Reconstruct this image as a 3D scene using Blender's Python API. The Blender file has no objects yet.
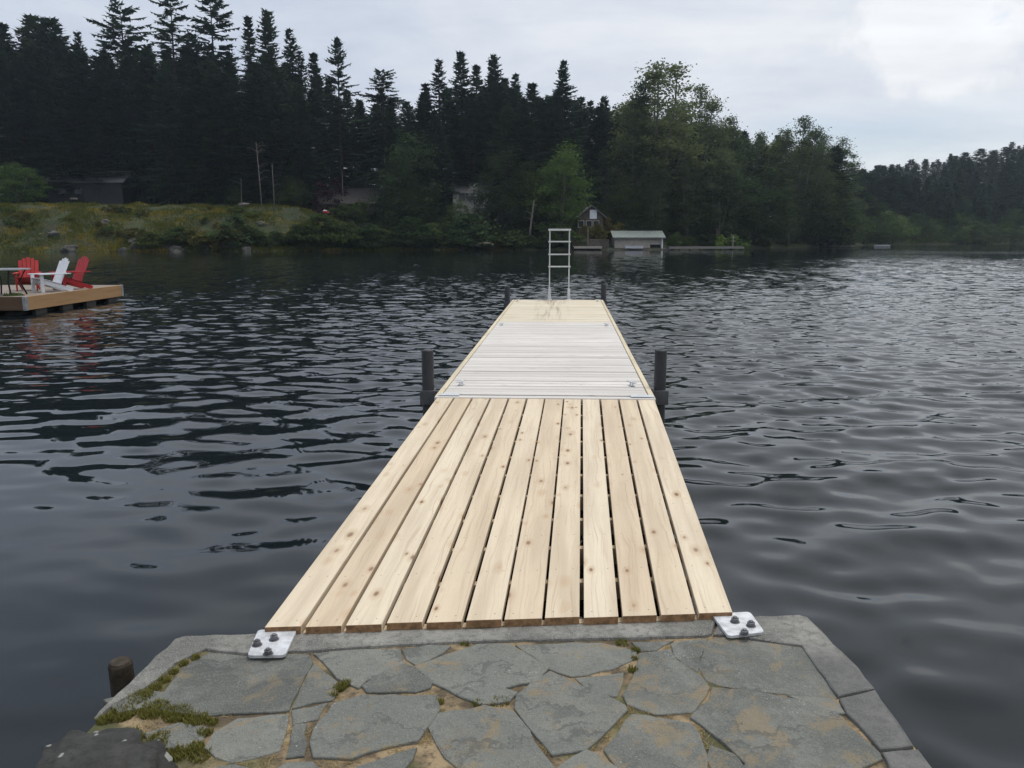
import bpy, bmesh, math, random
import numpy as np
from mathutils import Vector, Matrix, noise as mnoise
random.seed(7); RNG = np.random.default_rng(7)
PI = math.pi
scene = bpy.context.scene
COL = scene.collection
R = math.radians

# ------------------------------------------------------------------ camera
F_PX = 797.0; PITCH = R(10.45); CAM_Z = 1.95
cam = bpy.data.cameras.new('camera'); cam_o = bpy.data.objects.new('camera', cam); COL.objects.link(cam_o)
cam.sensor_width = 36; cam.lens = 36*F_PX/1024; cam.clip_end = 6000; cam.clip_start = 0.05
cam_o.location = (0, 0, CAM_Z); cam_o.rotation_euler = (PI/2-PITCH, 0, 0)
scene.camera = cam_o

# surveying helpers: turn a sight line into a place on a level / at a distance
def ray(u, v):
    x = (u-512)/F_PX; y = -(v-384)/F_PX; c, s = math.cos(PITCH), math.sin(PITCH)
    return (x, c+y*s, -s+y*c)
def at(u, v, Z):
    r = ray(u, v); t = (Z-CAM_Z)/r[2]; return Vector((r[0]*t, r[1]*t, Z))
def at_d(u, v, D):
    r = ray(u, v); t = D/r[1]; return Vector((r[0]*t, D, CAM_Z+r[2]*t))

# ------------------------------------------------------------------ object helpers
def tag(o, label=None, cat=None, group=None, kind=None):
    if label: o['label'] = label
    if cat: o['category'] = cat
    if group: o['group'] = group
    if kind: o['kind'] = kind
    return o
def empty(name, loc, rz=0.0):
    o = bpy.data.objects.new(name, None); COL.objects.link(o)
    o.location = loc; o.rotation_euler = (0, 0, rz); o.empty_display_size = 0.2
    return o
def link(name, me, parent=None, loc=None):
    o = bpy.data.objects.new(name, me); COL.objects.link(o)
    if parent: o.parent = parent
    if loc is not None: o.location = loc
    return o

class MB:
    def __init__(s): s.v = []; s.f = []; s.uv = []; s.t = []
    def face(s, idx, uvs=None, t=0.5):
        s.f.append(idx); s.uv.append(uvs or [(s.v[i][0], s.v[i][1]) for i in idx]); s.t.append(t)
    def box(s, o, ax, ay, az, t=None, off=None):
        """corner o, edge vectors ax (length) ay (width) az (thickness)"""
        o = Vector(o); ax = Vector(ax); ay = Vector(ay); az = Vector(az)
        t = random.random() if t is None else t
        off = (random.uniform(0, 50), random.uniform(0, 50)) if off is None else off
        b = len(s.v); la, lb, lc = ax.length, ay.length, az.length
        loc = []
        for k in (0, 1):
            for j in (0, 1):
                for i in (0, 1):
                    s.v.append(tuple(o+ax*i+ay*j+az*k)); loc.append((i*la, j*lb, k*lc))
        flip = ax.cross(ay).dot(az) < 0
        for q in ((0,2,3,1), (4,5,7,6), (0,1,5,4), (2,6,7,3), (0,4,6,2), (1,3,7,5)):
            q = q[::-1] if flip else q
            s.face([b+i for i in q], [(loc[i][0]+off[0], loc[i][1]+loc[i][2]+off[1]) for i in q], t)
    def cbox(s, c, sx, sy, sz, rz=0.0, t=None):
        ca, sa = math.cos(rz), math.sin(rz)
        ax = Vector((ca*sx, sa*sx, 0)); ay = Vector((-sa*sy, ca*sy, 0)); az = Vector((0, 0, sz))
        s.box(Vector(c)-ax/2-ay/2-az/2, ax, ay, az, t)
    def bar(s, p, q, w, h, up=(0, 0, 1), t=None):
        p = Vector(p); q = Vector(q); d = q-p
        side = d.cross(Vector(up)).normalized()*w; u = side.cross(d).normalized()*h
        s.box(p-side/2-u/2, d, side, u, t)
    def tube(s, pts, rad, n=10, cap=True, t=0.5):
        pts = [Vector(p) for p in pts]; rr = rad if isinstance(rad, (list, tuple)) else [rad]*len(pts)
        b0 = len(s.v); ln = 0
        for i, p in enumerate(pts):
            d = (pts[min(i+1, len(pts)-1)]-pts[max(i-1, 0)]).normalized()
            a = d.cross(Vector((0.13, 0.97, 0.2)) if abs(d.z) > 0.9 else Vector((0, 0, 1))).normalized(); c = d.cross(a)
            for k in range(n):
                th = 2*PI*k/n; s.v.append(tuple(p+a*(rr[i]*math.cos(th))+c*(rr[i]*math.sin(th))))
        for i in range(len(pts)-1):
            l2 = ln+(pts[i+1]-pts[i]).length
            for k in range(n):
                k2 = (k+1) % n
                s.face([b0+i*n+k, b0+i*n+k2, b0+(i+1)*n+k2, b0+(i+1)*n+k],
                       [(ln, k*.05), (ln, k*.05+.05), (l2, k*.05+.05), (l2, k*.05)], t)
            ln = l2
        if cap:
            s.face([b0+k for k in range(n)][::-1], None, t)
            s.face([b0+(len(pts)-1)*n+k for k in range(n)], None, t)
    def prism(s, poly, z0, z1, t=None):
        t = random.random() if t is None else t
        n = len(poly); b = len(s.v)
        for p in poly: s.v.append((p[0], p[1], z0))
        for p in poly: s.v.append((p[0], p[1], z1))
        area = sum(poly[i][0]*poly[(i+1) % n][1]-poly[(i+1) % n][0]*poly[i][1] for i in range(n))
        idx = list(range(n)) if area > 0 else list(range(n))[::-1]
        s.face([b+n+i for i in idx], None, t); s.face([b+i for i in idx[::-1]], None, t)
        for k in range(n):
            i, j = idx[k], idx[(k+1) % n]; s.face([b+i, b+j, b+n+j, b+n+i], None, t)
    def mesh(s, name, mat, smooth=False):
        me = bpy.data.meshes.new(name); me.from_pydata([tuple(p) for p in s.v], [], s.f)
        uvl = me.uv_layers.new(name='UVMap'); flat = [c for fu in s.uv for p in fu for c in p]
        uvl.data.foreach_set('uv', flat)
        at_ = me.attributes.new('tint', 'FLOAT', 'FACE'); at_.data.foreach_set('value', s.t)
        for m in (mat if isinstance(mat, (list, tuple)) else [mat]): me.materials.append(m)
        if smooth: me.polygons.foreach_set('use_smooth', [True]*len(me.polygons))
        me.update(); return me
    def build(s, name, mat, parent=None, bevel=0.0, smooth=False, loc=None):
        o = link(name, s.mesh(name, mat, smooth), parent, loc)
        if bevel:
            m = o.modifiers.new('edge', 'BEVEL'); m.width = bevel; m.segments = 2; m.limit_method = 'ANGLE'; m.angle_limit = R(40)
        return o

# ------------------------------------------------------------------ materials
def new_mat(name):
    m = bpy.data.materials.new(name); m.use_nodes = True
    nt = m.node_tree; return m, nt, nt.nodes, nt.links, nt.nodes['Principled BSDF']
class NG:
    """small node writer"""
    def __init__(s, nt): s.nt = nt; s.N = nt.nodes; s.L = nt.links
    def n(s, typ, **kw):
        nd = s.N.new(typ)
        for k, v in kw.items(): setattr(nd, k, v)
        return nd
    def put(s, sock, val):
        if isinstance(val, bpy.types.NodeSocket): s.L.new(val, sock)
        else:
            if hasattr(sock.default_value, '__len__') and len(sock.default_value) == 4 and len(val) == 3: val = (*val, 1)
            sock.default_value = val
    def math(s, op, a, b=None, c=None, clamp=False):
        nd = s.n('ShaderNodeMath', operation=op, use_clamp=clamp); s.put(nd.inputs[0], a)
        if b is not None: s.put(nd.inputs[1], b)
        if c is not None: s.put(nd.inputs[2], c)
        return nd.outputs[0]
    def vmath(s, op, a, b=None):
        nd = s.n('ShaderNodeVectorMath', operation=op); s.put(nd.inputs[0], a)
        if b is not None: s.put(nd.inputs[1], b)
        return nd.outputs[0]
    def comb(s, x, y, z=0.0):
        nd = s.n('ShaderNodeCombineXYZ')
        for i, q in enumerate((x, y, z)): s.put(nd.inputs[i], q)
        return nd.outputs[0]
    def sep(s, v):
        nd = s.n('ShaderNodeSeparateXYZ'); s.put(nd.inputs[0], v); return nd.outputs
    def noise(s, vec, scale, detail=3, rough=0.55, dist=0.0, out=0):
        nd = s.n('ShaderNodeTexNoise'); s.put(nd.inputs['Vector'], vec)
        nd.inputs['Scale'].default_value = scale; nd.inputs['Detail'].default_value = detail
        nd.inputs['Roughness'].default_value = rough; nd.inputs['Distortion'].default_value = dist
        return nd.outputs[out]
    def voro(s, vec, scale, feature='F1', out='Distance', rnd=1.0):
        nd = s.n('ShaderNodeTexVoronoi', feature=feature); s.put(nd.inputs['Vector'], vec)
        nd.inputs['Scale'].default_value = scale; nd.inputs['Randomness'].default_value = rnd
        return nd.outputs[out]
    def ramp(s, fac, stops):
        nd = s.n('ShaderNodeValToRGB'); s.put(nd.inputs[0], fac); e = nd.color_ramp.elements
        while len(e) < len(stops): e.new(0.5)
        for el, (p, c) in zip(e, stops):
            el.position = p; el.color = (c, c, c, 1) if not hasattr(c, '__len__') else (*c[:3], 1)
        return nd.outputs[0]
    def step(s, fac, lo, hi):
        nd = s.n('ShaderNodeMapRange', clamp=True, interpolation_type='SMOOTHSTEP'); s.put(nd.inputs[0], fac)
        nd.inputs[1].default_value = lo; nd.inputs[2].default_value = hi
        return nd.outputs[0]
    def mix(s, fac, a, b, mode='MIX'):
        nd = s.n('ShaderNodeMix', data_type='RGBA', blend_type=mode); s.put(nd.inputs[0], fac)
        s.put(nd.inputs[6], a); s.put(nd.inputs[7], b); return nd.outputs[2]
    def attr(s, name, out='Fac'):
        nd = s.n('ShaderNodeAttribute', attribute_name=name); return nd.outputs[out]
    def geo(s, out='Position'): return s.n('ShaderNodeNewGeometry').outputs[out]
    def objco(s): return s.n('ShaderNodeTexCoord').outputs['Object']
    def uv(s): return s.n('ShaderNodeTexCoord').outputs['UV']
    def rnd(s): return s.n('ShaderNodeObjectInfo').outputs['Random']
    def bump(s, h, strength=0.3, dist=0.01):
        nd = s.n('ShaderNodeBump'); s.put(nd.inputs['Height'], h); nd.inputs['Strength'].default_value = strength
        nd.inputs['Distance'].default_value = dist; return nd.outputs[0]

def wood_mat(name, ca, cb, knot=1.0, grain=1.0, weather=None, wcol=None, rough=0.75, stain=None, nails=None):
    m, nt, N, L, B = new_mat(name); g = NG(nt)
    uv = g.uv(); u, v, _ = g.sep(uv); tint = g.attr('tint')
    base = g.mix(tint, ca, cb)
    # long slow colour drift along the board, then fine grain lines
    drift = g.noise(g.comb(g.math('MULTIPLY', u, 0.7), g.math('MULTIPLY', v, 9)), 1.0, 2)
    base = g.mix(g.math('MULTIPLY', g.step(drift, .38, .68), .5), base, tuple(c*.72 for c in cb))
    warp = g.noise(g.comb(g.math('MULTIPLY', u, 1.3), g.math('MULTIPLY', v, 5)), 1.0, 2)
    gr = g.noise(g.comb(g.math('MULTIPLY', u, 1.1), g.math('ADD', g.math('MULTIPLY', v, 75), g.math('MULTIPLY', warp, 9))), 1.0, 3, .6)
    base = g.mix(g.math('MULTIPLY', g.step(gr, .5, .75), .38*grain), base, tuple(c*k for c, k in zip(cb, (.62, .55, .48))))
    fine = g.noise(g.comb(g.math('MULTIPLY', u, 12), g.math('MULTIPLY', v, 320)), 1.0, 2)
    base = g.mix(g.math('MULTIPLY', g.step(fine, .5, .8), .16*grain), base, tuple(c*.5 for c in cb))
    if knot:
        kv = g.comb(g.math('MULTIPLY', u, 5.2), g.math('MULTIPLY', v, 11.0))
        nd = g.n('ShaderNodeTexVoronoi', feature='F1'); g.put(nd.inputs['Vector'], kv); nd.inputs['Scale'].default_value = 1
        kd, kc = nd.outputs['Distance'], nd.outputs['Color']
        kr, kg, _ = g.sep(kc)
        on = g.math('GREATER_THAN', kr, .40)
        size = g.math('ADD', .07, g.math('MULTIPLY', kg, .15))
        rel = g.math('DIVIDE', kd, size)
        kn = g.math('MULTIPLY', g.math('SUBTRACT', 1.0, g.step(rel, .45, 1.1)), on)
        halo = g.math('MULTIPLY', g.math('SUBTRACT', 1.0, g.step(rel, .9, 2.6)), on)
        base = g.mix(g.math('MULTIPLY', halo, .30*knot), base, tuple(c*k for c, k in zip(cb, (.72, .58, .45))))
        base = g.mix(g.math('MULTIPLY', kn, .62*knot), base, (.17, .085, .04))
    if weather:
        w = g.noise(g.geo(), 1.7, 4, .6)
        base = g.mix(g.math('MULTIPLY', g.step(w, .35, .65), weather), base, wcol)
    if nails:
        fu = g.math('MULTIPLY', g.math('FRACT', g.math('DIVIDE', u, nails)), nails); fv = g.math('FRACT', v)
        dv_ = g.math('MINIMUM', g.math('ABSOLUTE', g.math('SUBTRACT', fv, .034)), g.math('ABSOLUTE', g.math('SUBTRACT', fv, .117)))
        du_ = g.math('ABSOLUTE', g.math('SUBTRACT', fu, .05)); dd = g.math('SQRT', g.math('ADD', g.math('MULTIPLY', du_, du_), g.math('MULTIPLY', dv_, dv_)))
        base = g.mix(g.math('MULTIPLY', g.math('SUBTRACT', 1, g.step(dd, .0028, .0045)), .7), base, (.16, .13, .11))
    if stain: base = stain(g, base)
    L.new(base, B.inputs['Base Color'])
    B.inputs['Roughness'].default_value = rough; B.inputs['Specular IOR Level'].default_value = 0.3
    L.new(g.bump(g.math('ADD', g.math('MULTIPLY', gr, .6), g.math('MULTIPLY', fine, .4)), .35, .002), B.inputs['Normal'])
    return m

def plain_mat(name, col, rough=.6, metal=0.0, var=.25, scale=6, bump=.0, spec=.4):
    m, nt, N, L, B = new_mat(name); g = NG(nt)
    n = g.noise(g.objco(), scale, 4, .6)
    c = g.mix(g.step(n, .3, .7), tuple(x*(1-var) for x in col), tuple(min(1, x*(1+var)) for x in col))
    L.new(c, B.inputs['Base Color']); B.inputs['Roughness'].default_value = rough; B.inputs['Metallic'].default_value = metal
    B.inputs['Specular IOR Level'].default_value = spec
    if bump: L.new(g.bump(n, bump, .01), B.inputs['Normal'])
    return m

M = {}
M['new_wood'] = wood_mat('fresh_softwood', (.78, .68, .515), (.635, .495, .34), 1.4, 1.4, .22, (.58, .48, .36), nails=.4153)
def drips(g, base):
    # wet brown streaks trodden across the far planks from the ladder
    p = g.geo(); x, y, _ = g.sep(p)
    xx = g.math('SUBTRACT', x, g.math('MULTIPLY', y, .066))
    nn = g.noise(g.comb(g.math('MULTIPLY', xx, 9), g.math('MULTIPLY', y, .35)), 1.0, 3, .6)
    lane = g.math('MULTIPLY', g.math('SUBTRACT', 1.0, g.step(g.math('ABSOLUTE', g.math('ADD', xx, .28)), .1, .42)), g.step(y, 12.5, 15.5))
    return g.mix(g.math('MULTIPLY', g.math('MULTIPLY', g.step(nn, .44, .66), lane), .6), base, (.22, .17, .11))
M['pale_wood'] = wood_mat('weathered_pale_planks', (.77, .73, .68), (.60, .565, .52), .5, 1.3, .45, (.60, .57, .53))
M['yellow_wood'] = wood_mat('yellowed_planks', (.75, .66, .50), (.66, .57, .42), .3, .9, .4, (.74, .69, .58), stain=drips)
M['trim_wood'] = wood_mat('edge_trim_wood', (.74, .65, .48), (.66, .56, .39), .4)
M['end_grain_shade'] = plain_mat('sawn_end_grain_shade', (.26, .15, .075), .9, 0, .35, 40)  # dark end grain, deepened with the shade of the board ends painted in
M['joist'] = wood_mat('joist_wood', (.80, .67, .48), (.74, .58, .38), .3)
M['fascia_wood'] = wood_mat('cedar_fascia', (.44, .27, .135), (.36, .21, .10), .5)
M['old_deck'] = wood_mat('old_deck_planks', (.34, .29, .24), (.26, .22, .18), .4)
M['dark_under'] = plain_mat('dark_underframe', (.03, .028, .026), .8)
M['galv'] = plain_mat('galvanised_steel', (.62, .64, .66), .5, .35, .12, 18)
M['plate'] = plain_mat('zinc_plate', (.58, .59, .60), .55, .2, .22, 22)
M['bolt'] = plain_mat('dull_bolt_steel', (.16, .16, .17), .45, .6)
M['bracket'] = plain_mat('grey_bracket', (.11, .113, .118), .55, .3)
M['pile'] = plain_mat('black_pile_pipe', (.018, .018, .02), .45, 0, .4, 5)
M['alu'] = plain_mat('ladder_aluminium', (.66, .68, .68), .4, .3, .08)
M['red'] = plain_mat('red_chair_paint', (.40, .022, .025), .5, 0, .15)
M['white'] = plain_mat('white_chair_paint', (.72, .74, .78), .5, 0, .05)
M['black_metal'] = plain_mat('black_garden_metal', (.02, .02, .022), .4, .2)
M['table_glass'] = plain_mat('grey_table_top', (.32, .34, .36), .25)
M['float_drum'] = plain_mat('black_float_drum', (.02, .02, .02), .6)

def stone_mat():
    m, nt, N, L, B = new_mat('slate_flagstone'); g = NG(nt); p = g.geo(); t = g.attr('tint')
    base = g.mix(t, (.09, .097, .09), (.215, .22, .195))
    n1 = g.noise(p, 5, 5, .65); n2 = g.noise(p, 52, 5, .65); n3 = g.noise(p, 160, 3, .6)
    base = g.mix(g.math('MULTIPLY', g.step(n1, .4, .68), .6), base, (.255, .255, .225))
    base = g.mix(g.math('MULTIPLY', g.step(n2, .48, .72), .4), base, (.09, .092, .082))
    base = g.mix(g.math('MULTIPLY', g.step(n3, .52, .72), .5), base, (.33, .325, .285))
    st = g.noise(g.vmath('ADD', p, (3.1, 7.7, 0)), 4.5, 9, .74, .5)
    base = g.mix(g.math('MULTIPLY', g.step(st, .52, .60), g.math('ADD', .40, g.math('MULTIPLY', t, .55))), base, (.27, .205, .115))
    # cleft lines of the slate
    x, y, z = g.sep(p)
    cl = g.noise(g.comb(g.math('MULTIPLY', x, 3), g.math('ADD', g.math('MULTIPLY', y, 16), g.math('MULTIPLY', n1, 9)), 0), 1.0, 4, .6)
    base = g.mix(g.math('MULTIPLY', g.step(cl, .57, .62), .5), base, (.07, .075, .072))
    gr = g.noise(p, 420, 2, .6); base = g.mix(g.math('MULTIPLY', g.step(gr, .56, .7), .45), base, (.40, .36, .28))
    base = g.mix(g.math('MULTIPLY', g.step(gr, .44, .30), .5), base, (.05, .05, .045))
    sp = g.voro(p, 46); msk = g.noise(p, 2.3, 2)
    base = g.mix(g.math('MULTIPLY', g.math('SUBTRACT', 1, g.step(sp, .06, .15)), g.math('MULTIPLY', g.step(msk, .56, .66), .8)), base, (.55, .55, .52))
    L.new(base, B.inputs['Base Color']); B.inputs['Roughness'].default_value = .8; B.inputs['Specular IOR Level'].default_value = .3
    h = g.math('ADD', g.math('MULTIPLY', cl, .9), g.math('ADD', g.math('MULTIPLY', n2, .9), g.math('MULTIPLY', n3, .5)))
    L.new(g.bump(h, 1.0, .008), B.inputs['Normal']); return m
M['slate'] = stone_mat()
def concrete_mat():
    m, nt, N, L, B = new_mat('weathered_concrete'); g = NG(nt); p = g.geo()
    n1 = g.noise(p, 2.6, 5, .65); n2 = g.noise(p, 30, 4, .65); n3 = g.noise(p, 180, 2)
    base = g.mix(g.step(n1, .36, .66), (.13, .128, .115), (.30, .29, .26))
    base = g.mix(g.math('MULTIPLY', g.step(n2, .45, .68), .65), base, (.085, .083, .073))
    base = g.mix(g.math('MULTIPLY', g.step(n3, .52, .70), .6), base, (.42, .41, .37))
    x, y, z = g.sep(p)
    damp = g.math('MULTIPLY', g.math('MAXIMUM', g.step(g.math('MULTIPLY', x, -1), -1.30, -1.16), 0.0), 0.0)
    # the east kerb stays damp and darker than the rest
    dk = g.math('MULTIPLY', g.step(x, 1.08, 1.2), g.math('SUBTRACT', 1, g.step(y, 2.85, 3.1)))
    base = g.mix(g.math('MULTIPLY', dk, .62), base, (.085, .088, .086))
    L.new(base, B.inputs['Base Color']); B.inputs['Roughness'].default_value = .85
    L.new(g.bump(g.math('ADD', n2, g.math('MULTIPLY', n3, .5)), .8, .006), B.inputs['Normal']); return m
M['concrete'] = concrete_mat()
def soil_mat():
    m, nt, N, L, B = new_mat('joint_soil'); g = NG(nt); p = g.geo()
    n1 = g.noise(p, 7, 4, .6); n2 = g.noise(p, 60, 3, .6)
    base = g.mix(g.step(n1, .38, .62), (.10, .075, .045), (.33, .245, .14))
    base = g.mix(g.math('MULTIPLY', g.step(n2, .5, .7), .6), base, (.045, .036, .025))
    gm = g.noise(g.vmath('ADD', p, (9, 2, 0)), 2.6, 3); x, y, z = g.sep(p)
    gm = g.math('ADD', gm, g.math('MULTIPLY', g.math('SUBTRACT', 1, g.step(x, -1.35, -.7)), .17))
    base = g.mix(g.math('MULTIPLY', g.step(gm, .56, .68), .7), base, (.07, .085, .025))
    L.new(base, B.inputs['Base Color']); B.inputs['Roughness'].default_value = .95
    L.new(g.bump(g.math('ADD', n2, n1), .9, .01), B.inputs['Normal']); return m
M['soil'] = soil_mat()
def rock_mat(name, ca, cb, lichen, sc=5.0):
    m, nt, N, L, B = new_mat(name); g = NG(nt); p = g.objco()
    n1 = g.noise(p, sc, 6, .7); n2 = g.noise(p, sc*6, 4, .65)
    base = g.mix(g.step(n1, .35, .65), ca, cb)
    base = g.mix(g.math('MULTIPLY', g.step(n2, .5, .7), .5), base, tuple(c*.45 for c in ca))
    nl = g.noise(g.vmath('ADD', p, (5, 1, 2)), sc*3.6, 2, .5)
    base = g.mix(g.math('MULTIPLY', g.step(nl, .66, .70), .75), base, lichen)
    L.new(base, B.inputs['Base Color']); B.inputs['Roughness'].default_value = .9
    L.new(g.bump(g.math('ADD', n1, g.math('MULTIPLY', n2, .5)), .8, .02), B.inputs['Normal']); return m
M['boulder'] = rock_mat('dark_lichened_rock', (.022, .022, .02), (.055, .055, .05), (.36, .36, .33))
M['bank_rock'] = rock_mat('bank_rock', (.06, .06, .055), (.13, .125, .11), (.20, .19, .12), .6)

def leaf_mat(name, ca, cb, trans=.25, yellow=None):
    m = bpy.data.materials.new(name); m.use_nodes = True; nt = m.node_tree; g = NG(nt)
    for nd in list(nt.nodes): nt.nodes.remove(nd)
    out = g.n('ShaderNodeOutputMaterial'); r = g.rnd(); t = g.attr('tint')
    c = g.mix(t, ca, cb)
    c = g.mix(g.math('MULTIPLY', g.step(r, .45, 1.0), .55), c, tuple(x*.55 for x in ca))
    c = g.mix(g.math('MULTIPLY', g.math('SUBTRACT', 1, g.step(r, .0, .4)), .55), c, (cb[0]*1.5, cb[1]*1.25, cb[2]*.8))
    if yellow is not None:
        n = g.noise(g.geo(), .25, 3); c = g.mix(g.step(n, .5, .62), c, yellow)
    d = g.n('ShaderNodeBsdfDiffuse'); g.put(d.inputs[0], c)
    tr = g.n('ShaderNodeBsdfTranslucent'); g.put(tr.inputs[0], g.mix(.5, c, tuple(min(1, x*1.6) for x in cb)))
    mx = g.n('ShaderNodeMixShader'); mx.inputs[0].default_value = trans
    g.L.new(d.outputs[0], mx.inputs[1]); g.L.new(tr.outputs[0], mx.inputs[2]); g.L.new(mx.outputs[0], out.inputs[0])
    return m
M['fir'] = leaf_mat('fir_needles', (.022, .045, .030), (.052, .086, .052), .15)
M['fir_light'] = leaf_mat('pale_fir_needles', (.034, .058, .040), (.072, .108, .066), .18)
M['far_fir'] = leaf_mat('distant_needles', (.018, .040, .028), (.044, .074, .048), .15)
M['dec_dark'] = leaf_mat('dark_broadleaf', (.024, .044, .022), (.055, .085, .036), .25)
M['dec_mid'] = leaf_mat('poplar_leaf', (.05, .078, .04), (.115, .15, .075), .35)
M['dec_bright'] = leaf_mat('spring_leaf', (.042, .085, .024), (.088, .14, .042), .3)
M['shrub'] = leaf_mat('shore_shrub_leaf', (.035, .06, .02), (.08, .11, .035), .25)
M['shrub_olive'] = leaf_mat('olive_shrub_leaf', (.07, .075, .022), (.13, .12, .04), .25)
M['shrub_purple'] = leaf_mat('purple_shrub_leaf', (.03, .014, .018), (.05, .022, .03), .2)
M['blossom'] = leaf_mat('pale_blossom', (.30, .31, .28), (.5, .5, .46), .2)
M['grass'] = leaf_mat('bank_grass_blade', (.06, .085, .016), (.13, .135, .028), .22, (.23, .18, .03))
M['moss'] = leaf_mat('joint_moss', (.13, .135, .03), (.25, .23, .075), .25)
M['straw'] = leaf_mat('dry_straw', (.26, .19, .09), (.42, .33, .18), .2)
M['bark'] = plain_mat('conifer_bark', (.035, .028, .024), .95, 0, .3, 2)
M['pale_bark'] = plain_mat('pale_bark', (.13, .12, .105), .95, 0, .3, 2)
M['snag'] = plain_mat('bleached_snag_wood', (.16, .145, .125), .9, 0, .25, 2)

def ground_mat():
    m, nt, N, L, B = new_mat('wooded_ground'); g = NG(nt); p = g.geo(); x, y, z = g.sep(p)
    n1 = g.noise(p, .12, 5, .65); n2 = g.noise(p, .7, 4, .65); n3 = g.noise(p, 3, 3)
    base = g.mix(g.step(n1, .38, .62), (.018, .030, .008), (.040, .052, .014))
    base = g.mix(g.math('MULTIPLY', g.step(n2, .48, .66), .8), base, (.036, .029, .017))
    yl = g.noise(g.vmath('MULTIPLY', p, (1, 1, 2.2)), .32, 4, .7)
    base = g.mix(g.math('MULTIPLY', g.step(yl, .55, .66), .85), base, (.125, .095, .016))
    base = g.mix(g.math('MULTIPLY', g.step(n3, .55, .7), .6), base, (.03, .035, .014))
    nz = g.sep(g.geo('True Normal'))[2]
    base = g.mix(g.math('MULTIPLY', g.math('SUBTRACT', 1, g.step(nz, .62, .85)), .55), base, (.085, .08, .07))
    L.new(base, B.inputs['Base Color']); B.inputs['Roughness'].default_value = .95
    L.new(g.bump(g.math('ADD', n2, n3), .8, .3), B.inputs['Normal']); return m
M['ground'] = ground_mat()

# ------------------------------------------------------------------ water
def water_mat():
    m, nt, N, L, B = new_mat('lake_water')
    # wave height as a node group so its slope can be taken by finite differences
    ng = bpy.data.node_groups.new('wave_height', 'ShaderNodeTree')
    ng.interface.new_socket('P', in_out='INPUT', socket_type='NodeSocketVector')
    ng.interface.new_socket('H', in_out='OUTPUT', socket_type='NodeSocketFloat')
    h = NG(ng); gi = h.n('NodeGroupInput'); go = h.n('NodeGroupOutput')
    P = gi.outputs[0]
    def layer(rot, sx, sy, amp, detail=1.0, off=0.0, dist=0.0):
        mp = h.n('ShaderNodeMapping'); h.put(mp.inputs[0], P); mp.inputs['Rotation'].default_value = (0, 0, R(rot))
        mp.inputs['Scale'].default_value = (sx, sy, 1); mp.inputs['Location'].default_value = (off, off*1.7, off)
        return h.math('MULTIPLY', h.noise(mp.outputs[0], 1.0, detail, .45, dist), amp)
    c = layer(14, 3.4, 5.2, .021, .6, 21.0, .3)         # ripples riding on the modelled waves
    d = layer(-18, 8.5, 12.0, .0022, 0.0, 33.0)
    x, y, z = h.sep(P)
    lee = h.math('MULTIPLY', h.step(y, 40, 105), h.math('SUBTRACT', 1, h.step(x, 12, 55)))   # calm under the wooded bank
    gust = h.math('ADD', .55, h.math('MULTIPLY', h.step(h.noise(P, .045, 2), .35, .65), .7))
    gust = h.math('MULTIPLY', gust, h.math('SUBTRACT', 1, h.math('MULTIPLY', lee, .75)))
    kc = h.math('MULTIPLY', h.math('ADD', .05, h.math('MULTIPLY', h.step(h.math('ADD', y, h.math('MULTIPLY', x, .5)), 4.0, 12.0), .95)), gust)
    H = h.math('MULTIPLY', h.math('ADD', c, d), kc)
    ng.links.new(H, go.inputs[0])
    g = NG(nt); pos = g.geo()
    def ev(off):
        nd = g.n('ShaderNodeGroup'); nd.node_tree = ng; g.put(nd.inputs[0], g.vmath('ADD', pos, off)); return nd.outputs[0]
    e = .012
    h0, hx, hy = ev((0, 0, 0)), ev((e, 0, 0)), ev((0, e, 0))
    sx = g.math('DIVIDE', g.math('SUBTRACT', h0, hx), e); sy = g.math('DIVIDE', g.math('SUBTRACT', h0, hy), e)
    sm = g.sep(g.geo('Normal')); nrm = g.vmath('NORMALIZE', g.comb(g.math('ADD', sx, sm[0]), g.math('ADD', sy, sm[1]), sm[2]))
    L.new(nrm, B.inputs['Normal'])
    B.inputs['Base Color'].default_value = (.008, .012, .014, 1)
    B.inputs['Roughness'].default_value = .02; B.inputs['IOR'].default_value = 1.333
    return m
M['water'] = water_mat()
def smooth(a, lo, hi): t = np.clip((a-lo)/(hi-lo), 0, 1); return t*t*(3-2*t)
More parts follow.
